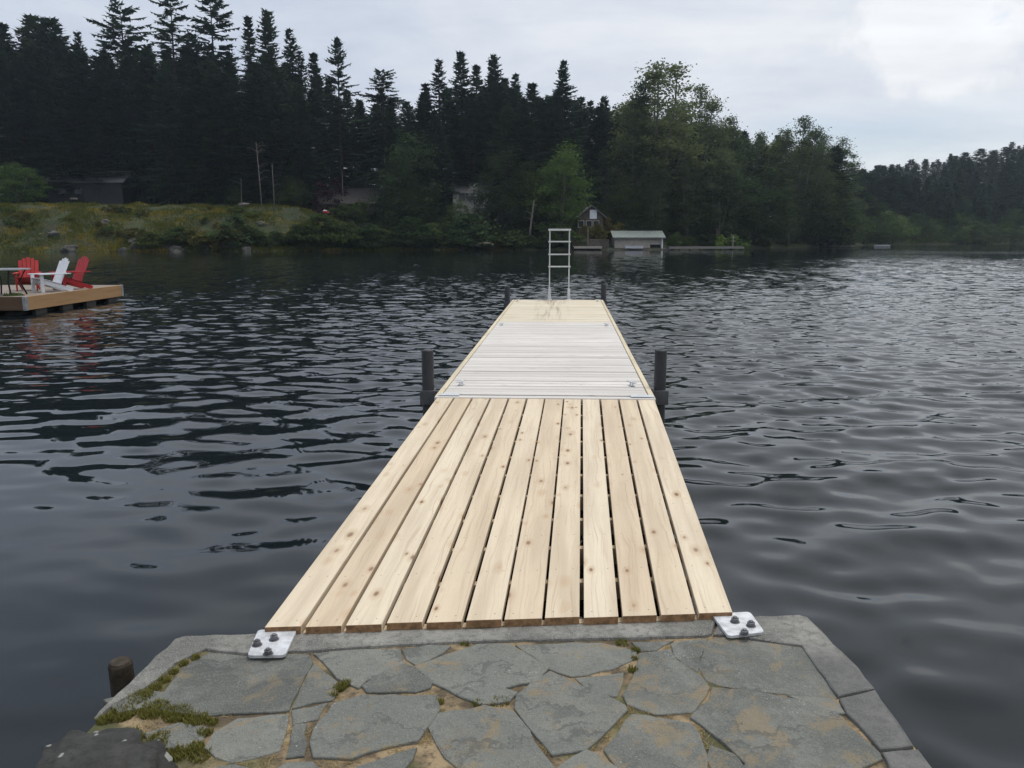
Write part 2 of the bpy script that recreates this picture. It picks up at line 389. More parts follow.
def water_sheet():
    """the lake surface as real waves, finely meshed on the open lake ahead and coarse elsewhere"""
    az = np.radians(np.concatenate([np.arange(-180, -47, 3.0), np.arange(-47, 47.01, .095), np.arange(49.9, 180.1, 3.0)]))
    r = [.9]
    while r[-1] < 300: r.append(r[-1]+max(.028, r[-1]*.0042))
    r = np.array(r+[360, 450, 600, 800]); nr, na = len(r), len(az)
    A, Rr = np.meshgrid(az, r, indexing='ij'); X, Y = Rr*np.sin(A), Rr*np.cos(A)
    g = np.random.default_rng(11); Z = np.zeros_like(X); dr = np.maximum(.028, r*.0042); n = 64
    lam = np.exp(g.uniform(np.log(.26), np.log(1.35), n)); th = g.normal(0, R(31), n)-R(6); ph = g.uniform(0, 2*PI, n)
    slope = .142*np.sqrt(2/n)
    wx, wy = X+.35*np.sin(Y*.31+1.2)+.2*np.sin(X*.53), Y+.35*np.sin(X*.27+.4)+.2*np.sin(Y*.41+X*.3)
    gust = .72+.28*np.sin(X*.11+.6*np.sin(Y*.07)+1)*np.sin(Y*.083+.8*np.sin(X*.06)); gust = gust*(.66+.34*smooth(X, -3, 1)+.30*smooth(X, 5, 30)+.40*smooth(X, 8, 40)*smooth(Y, 25, 70))
    lee = smooth(Y, 40, 105)*(1-smooth(X, 12, 55)); gust = gust*(1-.70*lee)
    for k in range(n):
        kk = 2*PI/lam[k]; w = smooth(lam[k]/dr, 2.2, 3.6)[None, :]
        near = .14+.86*smooth(Y+1.1*X, -1.5, 9.0) if lam[k] < .9 else .26+.74*smooth(Y+1.1*X, -1.5, 9.0)
        Z += w*near*(slope/kk)*np.cos(kk*(wx*math.sin(th[k])+wy*math.cos(th[k]))+ph[k])
    Z *= gust*(1-smooth(np.abs(A), R(44), R(47)))
    co = np.stack([X, Y, Z], -1).reshape(-1, 3)
    ii = (np.arange(na-1)[:, None]*nr+np.arange(nr-1)[None, :]).ravel()
    q = np.stack([ii, ii+1, ii+nr+1, ii+nr], -1)[:, ::-1]
    me = bpy.data.meshes.new('lake_water'); me.vertices.add(len(co)); me.vertices.foreach_set('co', co.ravel().astype(np.float32))
    me.loops.add(q.size); me.loops.foreach_set('vertex_index', q.ravel().astype(np.int32))
    me.polygons.add(len(q)); me.polygons.foreach_set('loop_start', (np.arange(len(q))*4).astype(np.int32))
    me.polygons.foreach_set('use_smooth', np.ones(len(q), bool)); me.update(calc_edges=True); me.validate(); me.materials.append(M['water'])
    nz = me.polygons[len(q)//2].normal.z
    if nz < 0: me.flip_normals()
    tag(link('lake_water', me), 'dark rippled lake water', None, None, 'structure')
water_sheet()

# ------------------------------------------------------------------ terrain
SH_AZ = [-180, -120, -90, -60, -40, -32.4, -25, -18, -10, -3, 6, 10.7, 15, 19.6, 21.5, 23.6, 27, 32.3, 40, 60, 90, 120, 180]
SH_R = [140, 120, 130, 150, 135, 128, 121, 117, 119, 123, 124, 125.5, 139, 156, 176, 206, 240, 272, 300, 300, 220, 140, 140]
def shore(az): return float(np.interp(az, SH_AZ, SH_R))
def land_h(az, d):
    """height above water d metres in from the shore"""
    if d < 0: return max(-3.5, d*.35-.05)
    bank = np.interp(d, [0, 2, 9, 16, 24, 60, 200, 800], [.0, .9, 4.4, 6.4, 6.9, 8.5, 14, 18])
    mid = np.interp(d, [0, 2, 9, 25, 60, 200, 800], [.0, .5, 1.6, 4.5, 6, 10, 14])
    k = np.interp(az, [-16, 22.0, 26, 33, 45], [11, 11, 16.5, 26.5, 31])
    hill = np.interp(d, [0, 3, 20, 60, 110, 200, 800], [0, .5, .13*k, .48*k, .98*k, 1.08*k, 1.2*k])
    w1 = np.interp(az, [-15, -9], [0, 1]); w2 = np.interp(az, [20, 24], [0, 1])
    return float(bank*(1-w1)+mid*w1*(1-w2)+hill*w2)
def bumps(x, y, d, az):
    if d <= 0.2: return 0.0
    k = min(1, d/3)*(1.0 if az < -9 else .4)
    return k*(.55*mnoise.noise((x*.22, y*.22, 1.3))+.30*mnoise.noise((x*.6, y*.6, 4.1)))
def ground_z(x, y):
    az = math.degrees(math.atan2(x, y)); d = math.hypot(x, y)-shore(az)
    return land_h(az, d)+bumps(x, y, d, az)
def terrain():
    azs = list(np.arange(-180, -44, 6.0))+list(np.arange(-44, 46, .45))+list(np.arange(46, 180.1, 6.0))
    offs = [-3, -1.2, -.4, 0, .5, 1.2]+list(np.arange(2, 26, 1.0))+[28, 32, 38, 46, 56, 70, 90, 115, 150, 220, 400, 800]
    fr = [.0, .3, .7, .93]
    vs, fs = [], []; n = len(fr)+len(offs)
    for az in azs:
        S = shore(az); a = R(az)
        for r in [f*S for f in fr]+[S+o for o in offs]:
            d = r-S; x, y = math.sin(a)*r, math.cos(a)*r
            vs.append((x, y, land_h(az, d)+bumps(x, y, d, az)))
    for i in range(len(azs)-1):
        for j in range(n-1):
            fs.append((i*n+j, (i+1)*n+j, (i+1)*n+j+1, i*n+j+1))
    me = bpy.data.meshes.new('terrain'); me.from_pydata(vs, [], fs); me.materials.append(M['ground'])
    me.polygons.foreach_set('use_smooth', [True]*len(fs))
    bm = bmesh.new(); bm.from_mesh(me); bmesh.ops.recalc_face_normals(bm, faces=bm.faces)
    bm.to_mesh(me); bm.free()
    tag(link('terrain', me), 'wooded ground around the lake', None, None, 'structure')
terrain()
# the shore the landing is built from, behind the camera
def near_bank():
    vs, fs = [], []; nx, ny = 60, 30
    for j in range(ny):
        for i in range(nx):
            x = -45+90*i/(nx-1); y = .6-40*(j/(ny-1))**1.4
            z = -1.2+(.6-y)*.75 if y > -1.4 else .3+(-1.4-y)*.14
            z += .18*mnoise.noise((x*.4, y*.4, 2.2)) if abs(x) > 2 else -.12
            vs.append((x, y, z-.1))
    for j in range(ny-1):
        for i in range(nx-1):
            a = j*nx+i; fs.append((a, a+nx, a+nx+1, a+1))
    me = bpy.data.meshes.new('shore'); me.from_pydata(vs, [], fs); me.materials.append(M['ground'])
    me.polygons.foreach_set('use_smooth', [True]*len(fs))
    tag(link('near_shore', me), 'grassy shore behind the stone landing', None, None, 'structure')
near_bank()

# ------------------------------------------------------------------ stone landing
Z_ST = .30
def px_poly(pts, z=Z_ST): return [tuple(at(u, v, z)[:2]) for u, v in pts]
landing = tag(empty('stone_landing', (0, 1.0, 0)), 'stone landing with irregular slate paving and concrete kerb at the shore end of the walkway', 'landing')
LY = -1.0
def child_build(mb, name, mat, parent, bevel=0.0, smooth=False):
    o = mb.build(name, mat, None, bevel, smooth); off = Vector(parent.location)
    o.parent = parent; o.matrix_parent_inverse = Matrix.Translation(-off); return o
FRONT_L, FRONT_R = (-1.30, 3.085), (1.305, 3.285)
outline = [(-1.46, -1.6), (1.335, -1.6), (1.338, 2.2), (1.345, 2.85), (1.33, 2.97), (1.30, 3.27), (1.27, 3.29), (.6, 3.225), (-.4, 3.15), (-1.37, 3.098), (-1.405, 3.07), (-1.435, 2.8), (-1.46, 2.4)]
mb = MB(); mb.prism(outline, -2.2, Z_ST-.008, .5)
child_build(mb, 'base_block', M['soil'], landing, .02)
def rough_slab(mb, poly, z0, z1, seg=.05, amp=.006, tint=None, tilt=.0, dome=.004, grow=0.0):
    """irregular slab with chipped outline and rounded arris"""
    n = len(poly); area = sum(poly[i][0]*poly[(i+1) % n][1]-poly[(i+1) % n][0]*poly[i][1] for i in range(n))
    if area < 0: poly = poly[::-1]
    out = []
    for i in range(n):
        p = Vector(poly[i]); q = Vector(poly[(i+1) % n]); k = max(1, int((q-p).length/seg)); nrm = Vector((q-p).orthogonal()).normalized()
        for j in range(k):
            w = p.lerp(q, j/k)
            out.append(w+nrm*amp*2*mnoise.noise((w.x*14, w.y*14, 3.3))+nrm*amp*mnoise.noise((w.x*45, w.y*45, 1.3)))
    N_ = len(out); b = len(mb.v); tint = random.random() if tint is None else tint
    nx, ny = random.uniform(-tilt, tilt), random.uniform(-tilt, tilt); cx = sum(p.x for p in out)/N_; cy = sum(p.y for p in out)/N_
    rings = [(-grow, z0), (-grow, z1-dome), (.002-grow, z1-dome*.25), (.007-grow, z1)]
    nv = []
    for i in range(N_):
        d = (out[(i+1) % N_]-out[i-1]); nv.append(Vector((-d.y, d.x)).normalized())
    for ins, z in rings:
        for i in range(N_):
            p = out[i]+nv[i]*ins; zz = z+(p.x-cx)*nx+(p.y-cy)*ny+.003*mnoise.noise((p.x*9, p.y*9, 0)) if z > z0 else z
            mb.v.append((p.x, p.y, zz))
    for r in range(3):
        for i in range(N_):
            j = (i+1) % N_; mb.face([b+r*N_+i, b+r*N_+j, b+(r+1)*N_+j, b+(r+1)*N_+i], None, tint)
    mb.face([b+3*N_+i for i in range(N_)], None, tint)
stones = [
 [(311.7,661),(287.6,710),(200,714),(151.5,706),(172,682),(181,666),(210,652),(248,656),(286,653.5),(307,654.5)],
 [(314,664),(338.5,683.5),(337,693.6),(332,699),(293,707.6)], [(292.7,709.5),(327,701.5),(316.8,717.8),(294,723)],
 [(315.5,653),(362.5,649),(399,648.5),(403,663),(365,679.7),(357.4,687),(338.4,677)],
 [(404.4,663),(432,681),(430,687),(416,691),(367.6,692),(362.5,686),(378,674.6)],
 [(362.5,695),(436,696),(438.7,709),(423.5,728),(416,740.6),(383,748),(352,758),(314,757),(311.7,742),(314,729),(334.6,703.8)],
 [(287.6,714),(285,731.7),(277,749.5),(233,761),(205,747),(215,732),(238,719)],
 [(146,731.7),(178,723),(206,727),(193,746.7),(154.7,746.7)], [(294,724),(305,724),(304,754.6),(287.6,758)],
 [(286,763.5),(311.7,762),(325,772),(330,800),(270,800),(268,775)], [(357,767),(416,748),(403,768),(395,800),(340,800)],
 [(403,649),(430,645.5),(450,645.5),(441,652),(415.6,664),(408,658)],
 [(478,644),(509,644),(519,651),(547,668),(537.5,681),(503,687),(517,692),(509,701),(481,704),(472,701),(434,682.5),(415.6,665.5),(447,654)],
 [(517,645),(600,642.5),(636,650.6),(634,657.5),(612.5,668),(572,676),(550,667)],
 [(575,678),(623,672.5),(615.6,695),(600,692),(587.5,687)],
 [(550,671.6),(570,680),(587.5,689.5),(625,705),(628,709),(600,735.6),(584,748),(553,754),(540.6,739),(515.6,707.5),(517,695)],
 [(437.5,714),(484,706.5),(512.5,710.6),(534,742),(553,768),(560,790),(480,800),(462.5,768),(445,756),(431,726)],
 [(631,714.5),(690.6,722),(703,745),(709,768),(715,790),(640,800),(619,768),(605,750)],
 [(559,768),(587.5,750),(600,754),(616,768),(622,800),(565,800)],
 [(640.6,654),(669,648),(675,659),(700,675),(709,686),(694,711),(656,714),(628,704),(623,695),(633,679)],
 [(633,642),(672,640),(656,649),(640,649)], [(672,643.5),(706,637.5),(703,651),(697,670),(675,656)],
 [(708,640),(727,637),(800.6,647),(836,697),(786,692),(718.6,684.5),(707,679),(698,664.5)],
 [(714,688),(757,692.5),(800.6,699.8),(841.7,716.5),(878,752),(880,758),(859,768),(840,790),(720,800),(748,764),(733,749),(692,717),(708,700)],
 [(789,694.5),(834,698.5),(844,713),(836,712.5)], [(709,745),(735,755),(745,768),(715,800),(712,785)],
 [(105,700),(140,690),(170,692),(150,704),(120,712)], [(200,768),(235,764),(262,772),(262,800),(190,800)],
]
mb = MB()
tints = {0: .12, 22: .35, 23: .30, 5: .62, 6: .9, 12: .75, 15: .55, 16: .6, 17: .45, 4: .2, 19: .4}
for i, s in enumerate(stones): rough_slab(mb, px_poly(s), Z_ST-.03, Z_ST+random.uniform(-.003, .003), tint=tints.get(i, random.uniform(.1, .9)), tilt=.012, grow=.0065)
# the rest of the paving, back towards the shore
ys = [2.16, 1.72, 1.30, .92, .5, .08, -.35, -.8, -1.2, -1.56]; xs = [-1.42, -.98, -.45, .05, .5, .93, 1.26]
J = {(i, j): (xs[i]+random.uniform(-.1, .1)*(0 < i < 6), ys[j]+random.uniform(-.09, .09)*(0 < j < 9)) for i in range(7) for j in range(10)}
for i in range(6):
    for j in range(9):
        q = [Vector(J[i, j]), Vector(J[i, j+1]), Vector(J[i+1, j+1]), Vector(J[i+1, j])]; c = sum(q, Vector((0, 0)))/4
        rough_slab(mb, [tuple(c+(p-c)*.94) for p in q], Z_ST-.03, Z_ST+random.uniform(-.003, .003))
child_build(mb, 'flagstone_paving', M['slate'], landing)
# kerbs: front strip, left rim, right rim in three cast lengths
def kerb(polys, name):
    mb = MB()
    for p in polys: rough_slab(mb, p, -.3, Z_ST+.006, .06, .004, .5, .0, .012)
    child_build(mb, name, M['concrete'], landing)
fr = px_poly([(286,652),(318,650.5),(400,645),(478,642),(600,639),(660,638),(708,636),(712,634.5)])
kerb([[(-.93, 3.125), (-.2, 3.165), (.5, 3.215), (.90, 3.25)] + [tuple(p) for p in fr[::-1]]], 'front_kerb')
kerb([px_poly([(286,651),(247,654),(205,650),(176,664),(160,678),(142,690),(112,706),(96,720)])+[(-1.462, 2.55), (-1.437, 2.8), (-1.407, 3.072), (-1.372, 3.10), (-.935, 3.124)]], 'left_kerb')
kerb([px_poly([(713,635),(726,636),(801,646),(838,697)])+[(1.343, 2.70), (1.347, 2.85), (1.332, 2.97), (1.302, 3.27), (1.27, 3.292), (.905, 3.251)],
      px_poly([(839,699),(846,714),(880,750)])+[tuple(at(915, 747, Z_ST)[:2]), (1.344, 2.69)],
      px_poly([(882,753),(887,762),(896,790)])+[(1.19, 1.2), (1.335, 1.2), tuple(at(918, 750, Z_ST)[:2])],
      [(1.195, 1.18), (1.335, 1.18), (1.335, -1.58), (1.195, -1.58)]], 'right_kerb')

# moss, weeds and straw in the joints (nobody could count the blades)
def blades(name, mat, spots, label, hmin, hmax, wd, lean=.6):
    vs, fs, tn = [], [], []
    for (x, y, r, n, z) in spots:
        for _ in range(n):
            a = random.uniform(0, 2*PI); q = r*math.sqrt(random.random()); px, py = x+q*math.cos(a), y+q*math.sin(a)
            h = random.uniform(hmin, hmax); d = random.uniform(0, 2*PI); l = random.uniform(.1, lean)*h; w = wd*random.uniform(.6, 1.3)
            dx, dy = math.cos(d), math.sin(d); b = len(vs)
            vs += [(px-dy*w, py+dx*w, z), (px+dy*w, py-dx*w, z), (px+dx*l*.5+dy*w*.6, py+dy*l*.5-dx*w*.6, z+h*.65), (px+dx*l*.5-dy*w*.6, py+dy*l*.5+dx*w*.6, z+h*.65), (px+dx*l*1.2, py+dy*l*1.2, z+h)]
            fs += [(b, b+1, b+2, b+3), (b+3, b+2, b+4)]; t = random.random(); tn += [t, t]
    me = bpy.data.meshes.new(name); me.from_pydata(vs, [], fs); me.materials.append(mat)
    me.attributes.new('tint', 'FLOAT', 'FACE').data.foreach_set('value', tn)
    return tag(link(name, me), label, None, None, 'stuff')
def spots(pts, z=Z_ST-.012):
    out = []
    for (u, v, rpx, n) in pts:
        p = at(u, v, z); out.append((p.x, p.y, rpx*2.75/F_PX, int(n*2.2), z))
    return out
moss = spots([(196,660,5,60),(184,666,5,70),(174,674,5,70),(165,682,6,80),(155,690,7,110),(146,697,8,120),(140,700,14,260),(155,712,16,420),(178,716,15,380),(196,722,12,220),(122,716,14,300),(205,735,7,90),(212,724,6,60),(340,690,7,120),(346,686,5,80),(334,697,4,40),(150,752,16,340),(178,756,12,200),(196,750,8,110),(130,740,14,260),(160,740,10,120),(440,704,5,40),(500,704,10,60),(478,706,6,30),(633,672,6,70),(636,652,6,50),(622,645,8,40),(465,646,5,25),(200,758,10,90),(105,722,8,120),(635,660,4,30)])
blades('joint_moss', M['moss'], moss, 'green moss and weeds growing in the paving joints', .006, .026, .0028)
straw = spots([(200,657,5,30),(188,664,6,40),(177,672,6,40),(168,680,6,50),(158,688,8,60),(150,696,9,60),(290,716,3,20),(288,734,4,30),(286,746,4,30),(310,735,4,30),(309,747,4,30),(308,718,4,20),(326,712,4,20),(432,700,6,40),(437,712,6,50),(430,735,6,70),(425,742,8,60),(445,740,6,50),(545,752,6,50),(536,747,5,30),(590,748,8,50),(604,738,6,60),(617,722,7,80),(628,712,7,90),(645,713,7,50),(668,715,7,50),(690,716,5,40),(700,738,6,60),(708,750,6,40),(695,728,5,40),(668,650,4,20),(685,668,5,40),(703,676,4,30),(340,700,4,20),(232,716,5,30),(165,700,8,40),(180,690,8,30),(200,674,6,20),(150,725,10,50),(268,764,8,40),(240,766,8,40),(330,765,8,40),(350,762,6,30),(400,752,8,40),(640,690,5,30),(635,679,5,40),(515,690,3,10),(540,700,3,15)])
blades('joint_straw', M['straw'], straw, 'dry straw and dead weeds lying in the paving joints', .002, .012, .0016, 3.5)

# ------------------------------------------------------------------ gangway
GN0, GN1 = at(262, 628, .34), at(735, 612, .34)           # shore end corners, top of boards
GF0, GF1 = at(437, 396.3, .512), at(655, 398.3, .512)       # lake end corners
gang = tag(empty('gangway', (GN0+GN1)/2), 'gangway of fresh yellow boards laid lengthwise from the stone landing', 'gangway')
mb = MB(); NB = 12; GAP = .019
for k in range(NB):
    a0, a1 = k/NB, (k+1)/NB
    p0 = GN0.lerp(GN1, a0); p1 = GN0.lerp(GN1, a1); q0 = GF0.lerp(GF1, a0); q1 = GF0.lerp(GF1, a1)
    gp = (GN1-GN0).normalized()*GAP/2
    if k == 6: gp = gp*.4
    p0, p1, q0, q1 = p0+gp, p1-gp, q0+gp, q1-gp
    dn = Vector((0, 0, -.038)); j = Vector((0, random.uniform(-.006, .006), random.uniform(-.002, .002)))
    c = [p0+j, p1+j, q1, q0]; b = len(mb.v); t = [.25,.75,.15,.35,.55,.3,.6,.4,.1,.7,.5,.2][k]; off = (.4153*random.randint(1, 90), k*3.0)
    for z in (dn, Vector((0, 0, 0))):
        for p in c: mb.v.append(tuple(p+z))
    Lg = (q0-p0).length; Wd = (p1-p0).length
    uvs = [(0, 0), (0, Wd), (Lg, Wd), (Lg, 0)]; U = lambda i: (uvs[i % 4][0]+off[0], uvs[i % 4][1]+off[1]+(.038 if i < 4 else 0))
    for q in ((3,2,1,0), (4,5,6,7), (0,1,5,4), (1,2,6,5), (2,3,7,6), (3,0,4,7)): mb.face([b+i for i in q], [U(i) for i in q], t)
BO = child_build(mb, 'deck_boards', [M['new_wood'], M['end_grain_shade']], gang, .0025)
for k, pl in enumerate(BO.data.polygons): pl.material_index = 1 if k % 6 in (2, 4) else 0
mb = MB(); n_j = 10                                            # cross joists seen pale through the gaps
for k in range(n_j+1):
    a = .012+.97*k/n_j; p = GN0.lerp(GF0, a); q = GN1.lerp(GF1, a); dz = Vector((0, 0, -.039-.05)); w = (q-p)*.01
    mb.bar(p+dz+w, q+dz-w, .042, .09)
child_build(mb, 'joists', M['joist'], gang)
mb = MB()
for a in (.03, .36, .64, .97):
    p = GN0.lerp(GN1, a); q = GF0.lerp(GF1, a); dz = Vector((0, 0, -.155)); mb.bar(p+dz+(q-p)*.03, q+dz, .05, .13)
child_build(mb, 'stringers', M['dark_under'], gang)
def hinge_plate(corners, bolts):
    poly = []; c4 = [at(u, v, .32) for u, v in corners]; n = 4
    for i in range(4):
        p = c4[i]; a = (c4[i-1]-p).normalized()*.022; b = (c4[(i+1) % 4]-p).normalized()*.022
        for t in (0, .25, .5, .75, 1): poly.append(tuple(((p+a)*(1-t)**2+p*2*t*(1-t)+(p+b)*t*t)[:2]))
    mb = MB(); mb.prism(poly, Z_ST+.006, Z_ST+.021, .5); o = child_build(mb, 'hinge_plate', M['plate'], gang, .003)
    for (u, v) in bolts:
        p = at(u, v, .33); bb = MB()
        bb.tube([Vector((p.x, p.y, Z_ST+.021)), Vector((p.x, p.y, Z_ST+.024))], .021, 16)
        bb.tube([Vector((p.x, p.y, Z_ST+.024)), Vector((p.x, p.y, Z_ST+.040))], .0165, 6)
        bb.tube([Vector((p.x, p.y, Z_ST+.040)), Vector((p.x, p.y, Z_ST+.046))], .009, 10)
        x = bb.build('bolt', M['bolt'], None, .0015); x.parent = o
hinge_plate([(258,629.5),(297,629.5),(285,655),(247,655.5)], [(257,643),(274,637.5),(268,652)])
hinge_plate([(711,613.5),(750,611.5),(765,632),(728,636)], [(735,620),(751,624),(744.5,632.5)])

# ------------------------------------------------------------------ floating dock
ZF = .52
A0, A1 = at(435, 396, ZF), at(655.5, 398, ZF); B0, B1 = at(512.5, 300, ZF), at(603, 300, ZF)
B0.y += .08
dock = tag(empty('floating_dock', (A0+A1)/2), 'long floating dock of pale cross planks at the end of the yellow gangway', 'floating dock')
S_SEAM = (13.62-A0.y)/(B0.y-A0.y)
def dk(a, s, z=0.0): return A0.lerp(B0, s).lerp(A1.lerp(B1, s), a)+Vector((0, 0, z))
LEN = (B0-A0).length
def cross_planks(s0, s1, n, name, mat, e):
    mb = MB(); W = (A1-A0).length
    for k in range(n):
        a = s0+(s1-s0)*k/n; b = s0+(s1-s0)*(k+1)/n; g = (random.uniform(.010, .019) if k < 20 and n > 40 else random.uniform(.007, .013))/LEN/2
        p = dk(e, a+g); ax = dk(1-e, a+g)-p; ay = dk(e, b-g)-p
        mb.box(p+Vector((0, 0, -.038+random.uniform(-.003, .002))), ax, ay, (0, 0, .038))
    return child_build(mb, name, mat, dock, .004)
cross_planks(0.008, S_SEAM-.002, 44, 'pale_planks', M['pale_wood'], .028)
cross_planks(S_SEAM+.003, 1.0, 33, 'yellow_planks', M['yellow_wood'], .028)
for e in (0.0, .9755):
    mb = MB(); n = 5
    for k in range(n):
        p = dk(e, k/n+.0008); mb.box(p+Vector((0, 0, -.14)), dk(e, (k+1)/n-.0008)-p, dk(e+.0245, k/n)-dk(e, k/n), (0, 0, .143))
    child_build(mb, 'side_rail', M['trim_wood'], dock, .006)
mb = MB(); p = dk(.0, -.0032); mb.box(p+Vector((0, 0, -.13)), dk(1, -.0032)-p, dk(0, .007)-dk(0, -.001), (0, 0, .128)); child_build(mb, 'end_board', M['pale_wood'], dock, .004)
mb = MB(); p = dk(.0, 1.0005); mb.box(p+Vector((0, 0, -.14)), dk(1, 1.0005)-p, dk(0, .004)-dk(0, 0), (0, 0, .136)); child_build(mb, 'end_board', M['trim_wood'], dock, .004)
for s in (.02, .2, .38, .545, .6, .78, .96):                 # black flotation drums
    mb = MB(); q0, q1 = dk(.08, s, -.36), dk(.92, s, -.36); mb.tube([q0, q1], .24, 18); child_build(mb, 'float_drum', M['float_drum'], dock, 0, True)
mb = MB()
for e in (.02, .5, .98): mb.bar(dk(e, .004, -.10), dk(e, .998, -.10), .045, .11)
child_build(mb, 'under_frame', M['dark_under'], dock)
for a0, a1 in ((.015, .11), (.89, .995)):                     # corner plates of the walkway end
    mb = MB(); p = dk(a0, .0005, .0035); mb.box(p, dk(a1, .0005)-dk(a0, .0005), dk(a0, .0085)-dk(a0, 0), (0, 0, .005)); child_build(mb, 'corner_plate', M['galv'], dock)
def cleat(a, s, rz):
    c = dk(a, s, .003); mb = MB(); d = Vector((math.cos(rz), math.sin(rz), 0))
    mb.cbox(c+Vector((0, 0, .004)), .07, .035, .006, rz)
    for k in (-.018, .018): mb.tube([c+d*k, c+d*k+Vector((0, 0, .03))], .007, 8)
    mb.tube([c-d*.07+Vector((0, 0, .040)), c-d*.03+Vector((0, 0, .034)), c+d*.03+Vector((0, 0, .034)), c+d*.07+Vector((0, 0, .040))], [.005, .008, .008, .005], 8)
    child_build(mb, 'cleat', M['galv'], dock, 0, True)
for a, s in ((.085, .048), (.915, .05), (.08, S_SEAM-.05), (.915, S_SEAM-.05), (.07, .955), (.93, .96)): cleat(a, s, 1.0 if a < .5 else 2.1)
def pile_bracket(px, py, a, s, r):
    mb = MB(); c = Vector((px, py, ZF-.10)); q = r+.002; d = Vector(dk(a, s, -.07)); ang = .066
    for dx, dy, sx, sy in ((0, q, 2*q+.03, .02), (0, -q, 2*q+.03, .02), (q, 0, .02, 2*q), (-q, 0, .02, 2*q)):
        mb.cbox(c+Vector((dx, dy, 0)), sx, sy, .14)
    v = d-c; mb.bar(c+v.normalized()*q, d, .05, .08)
    child_build(mb, 'pile_bracket', M['bracket'], dock, .003)
PILES = [(427.5, 350, 7.62, 'black pipe pile beside the left front corner of the floating dock', .058), (661, 350, 7.62, 'tall black pipe pile beside the right front corner of the floating dock', .058),
         (511.5, 286, 18.35, 'black pipe pile left of the ladder at the far end of the dock', .062), (603.8, 284, 18.75, 'black pipe pile right of the ladder at the far end of the dock', .062)]
for i, (u, v, D, lab, r) in enumerate(PILES):
    p = at_d(u, v, D); mb = MB()
    x, y, zt = p.x, p.y, p.z
    if i == 2: x = dk(0, .985).x-.11; y = dk(0, .985).y
    mb.tube([(x, y, -3.2), (x, y, zt-.008), (x, y, zt)], [r, r, r-.006], 24)
    o = mb.build('dock_pile', M['pile'], None, 0, True); tag(o, lab, 'pile', 'pipe piles holding the floating dock')
    s = max(.012, min(.985, (y-A0.y)/(B0.y-A0.y))); pile_bracket(x, y, 0 if i % 2 == 0 else 1, s, r)

# ------------------------------------------------------------------ ladder
Lb, Lt = at_d(549.3, 300, 18.66), at_d(549.3, 229.5, 18.66); Rb = at_d(568.6, 300, 18.66)
lad = tag(empty('swim_ladder', ((Lb.x+Rb.x)/2, 18.66, ZF)), 'tall aluminium swim ladder standing raised at the far end of the dock', 'ladder')
for x in (Lb.x, Rb.x):
    mb = MB(); mb.cbox((x, 18.66, (Lt.z+ZF)/2), .028, .045, Lt.z-ZF); child_build(mb, 'rail', M['alu'], lad, .004)
    mb = MB(); mb.cbox((x, 18.635, ZF+.12), .062, .07, .25); mb.cbox((x, 18.60, ZF+.004), .10, .16, .008); child_build(mb, 'socket', M['galv'], lad, .004)
for i, v in enumerate((229.8, 241.6, 254.4, 266.6)):
    z = at_d(549, v, 18.66).z; mb = MB(); mb.cbox(((Lb.x+Rb.x)/2, 18.655, z), abs(Rb.x-Lb.x)+.07, .075, .044 if i == 0 else .03); child_build(mb, 'rung', M['alu'], lad, .004)

# ------------------------------------------------------------------ stump and boulder by the landing
mb = MB(); p = at_d(120, 661, 2.93); prof = []
mb.tube([(p.x+.012, p.y+.01, -1.5), (p.x+.004, p.y, .15), (p.x, p.y, p.z-.012), (p.x, p.y, p.z)], [.05, .047, .045, .038], 18)
o = mb.build('wooden_post', plain_mat('rotten_post_wood', (.045, .035, .024), .95, 0, .5, 25, .6), None, 0, False)
tag(o, 'short rotten wooden post in the water beside the mossy corner of the landing', 'post')
def rock(name, c, sx, sy, sz, mat, seed, rz=0, amp=.28, sub=3, flat=None):
    bm = bmesh.new(); bmesh.ops.create_icosphere(bm, subdivisions=sub, radius=1)
    for v in bm.verts:
        d = v.co.normalized(); k = 1+amp*mnoise.noise(d*1.4+Vector((seed, 0, 0)))+amp*.5*mnoise.noise(d*3.4+Vector((0, seed, 0)))+amp*.22*mnoise.noise(d*9)+amp*.10*mnoise.noise(d*24)
        w = Vector((math.copysign(abs(d.x)**.7, d.x), math.copysign(abs(d.y)**.7, d.y), math.copysign(abs(d.z)**.7, d.z)))*k
        v.co = Vector((w.x*sx, w.y*sy, w.z*sz))
        if flat and v.co.z > flat: v.co.z = flat+(v.co.z-flat)*.2
    me = bpy.data.meshes.new(name); bm.to_mesh(me); bm.free(); me.materials.append(mat)
    me.polygons.foreach_set('use_smooth', [True]*len(me.polygons))
    o = link(name, me, None, c); o.rotation_euler = (0, 0, rz); return o
bp = at_d(95, 775, 2.03)
tag(rock('boulder', (bp.x, 2.03, .30), .175, .16, .235, M['boulder'], 4.2, .1, .30, 5, .20), 'dark boulder with pale lichen spots on the left edge of the landing', 'boulder')

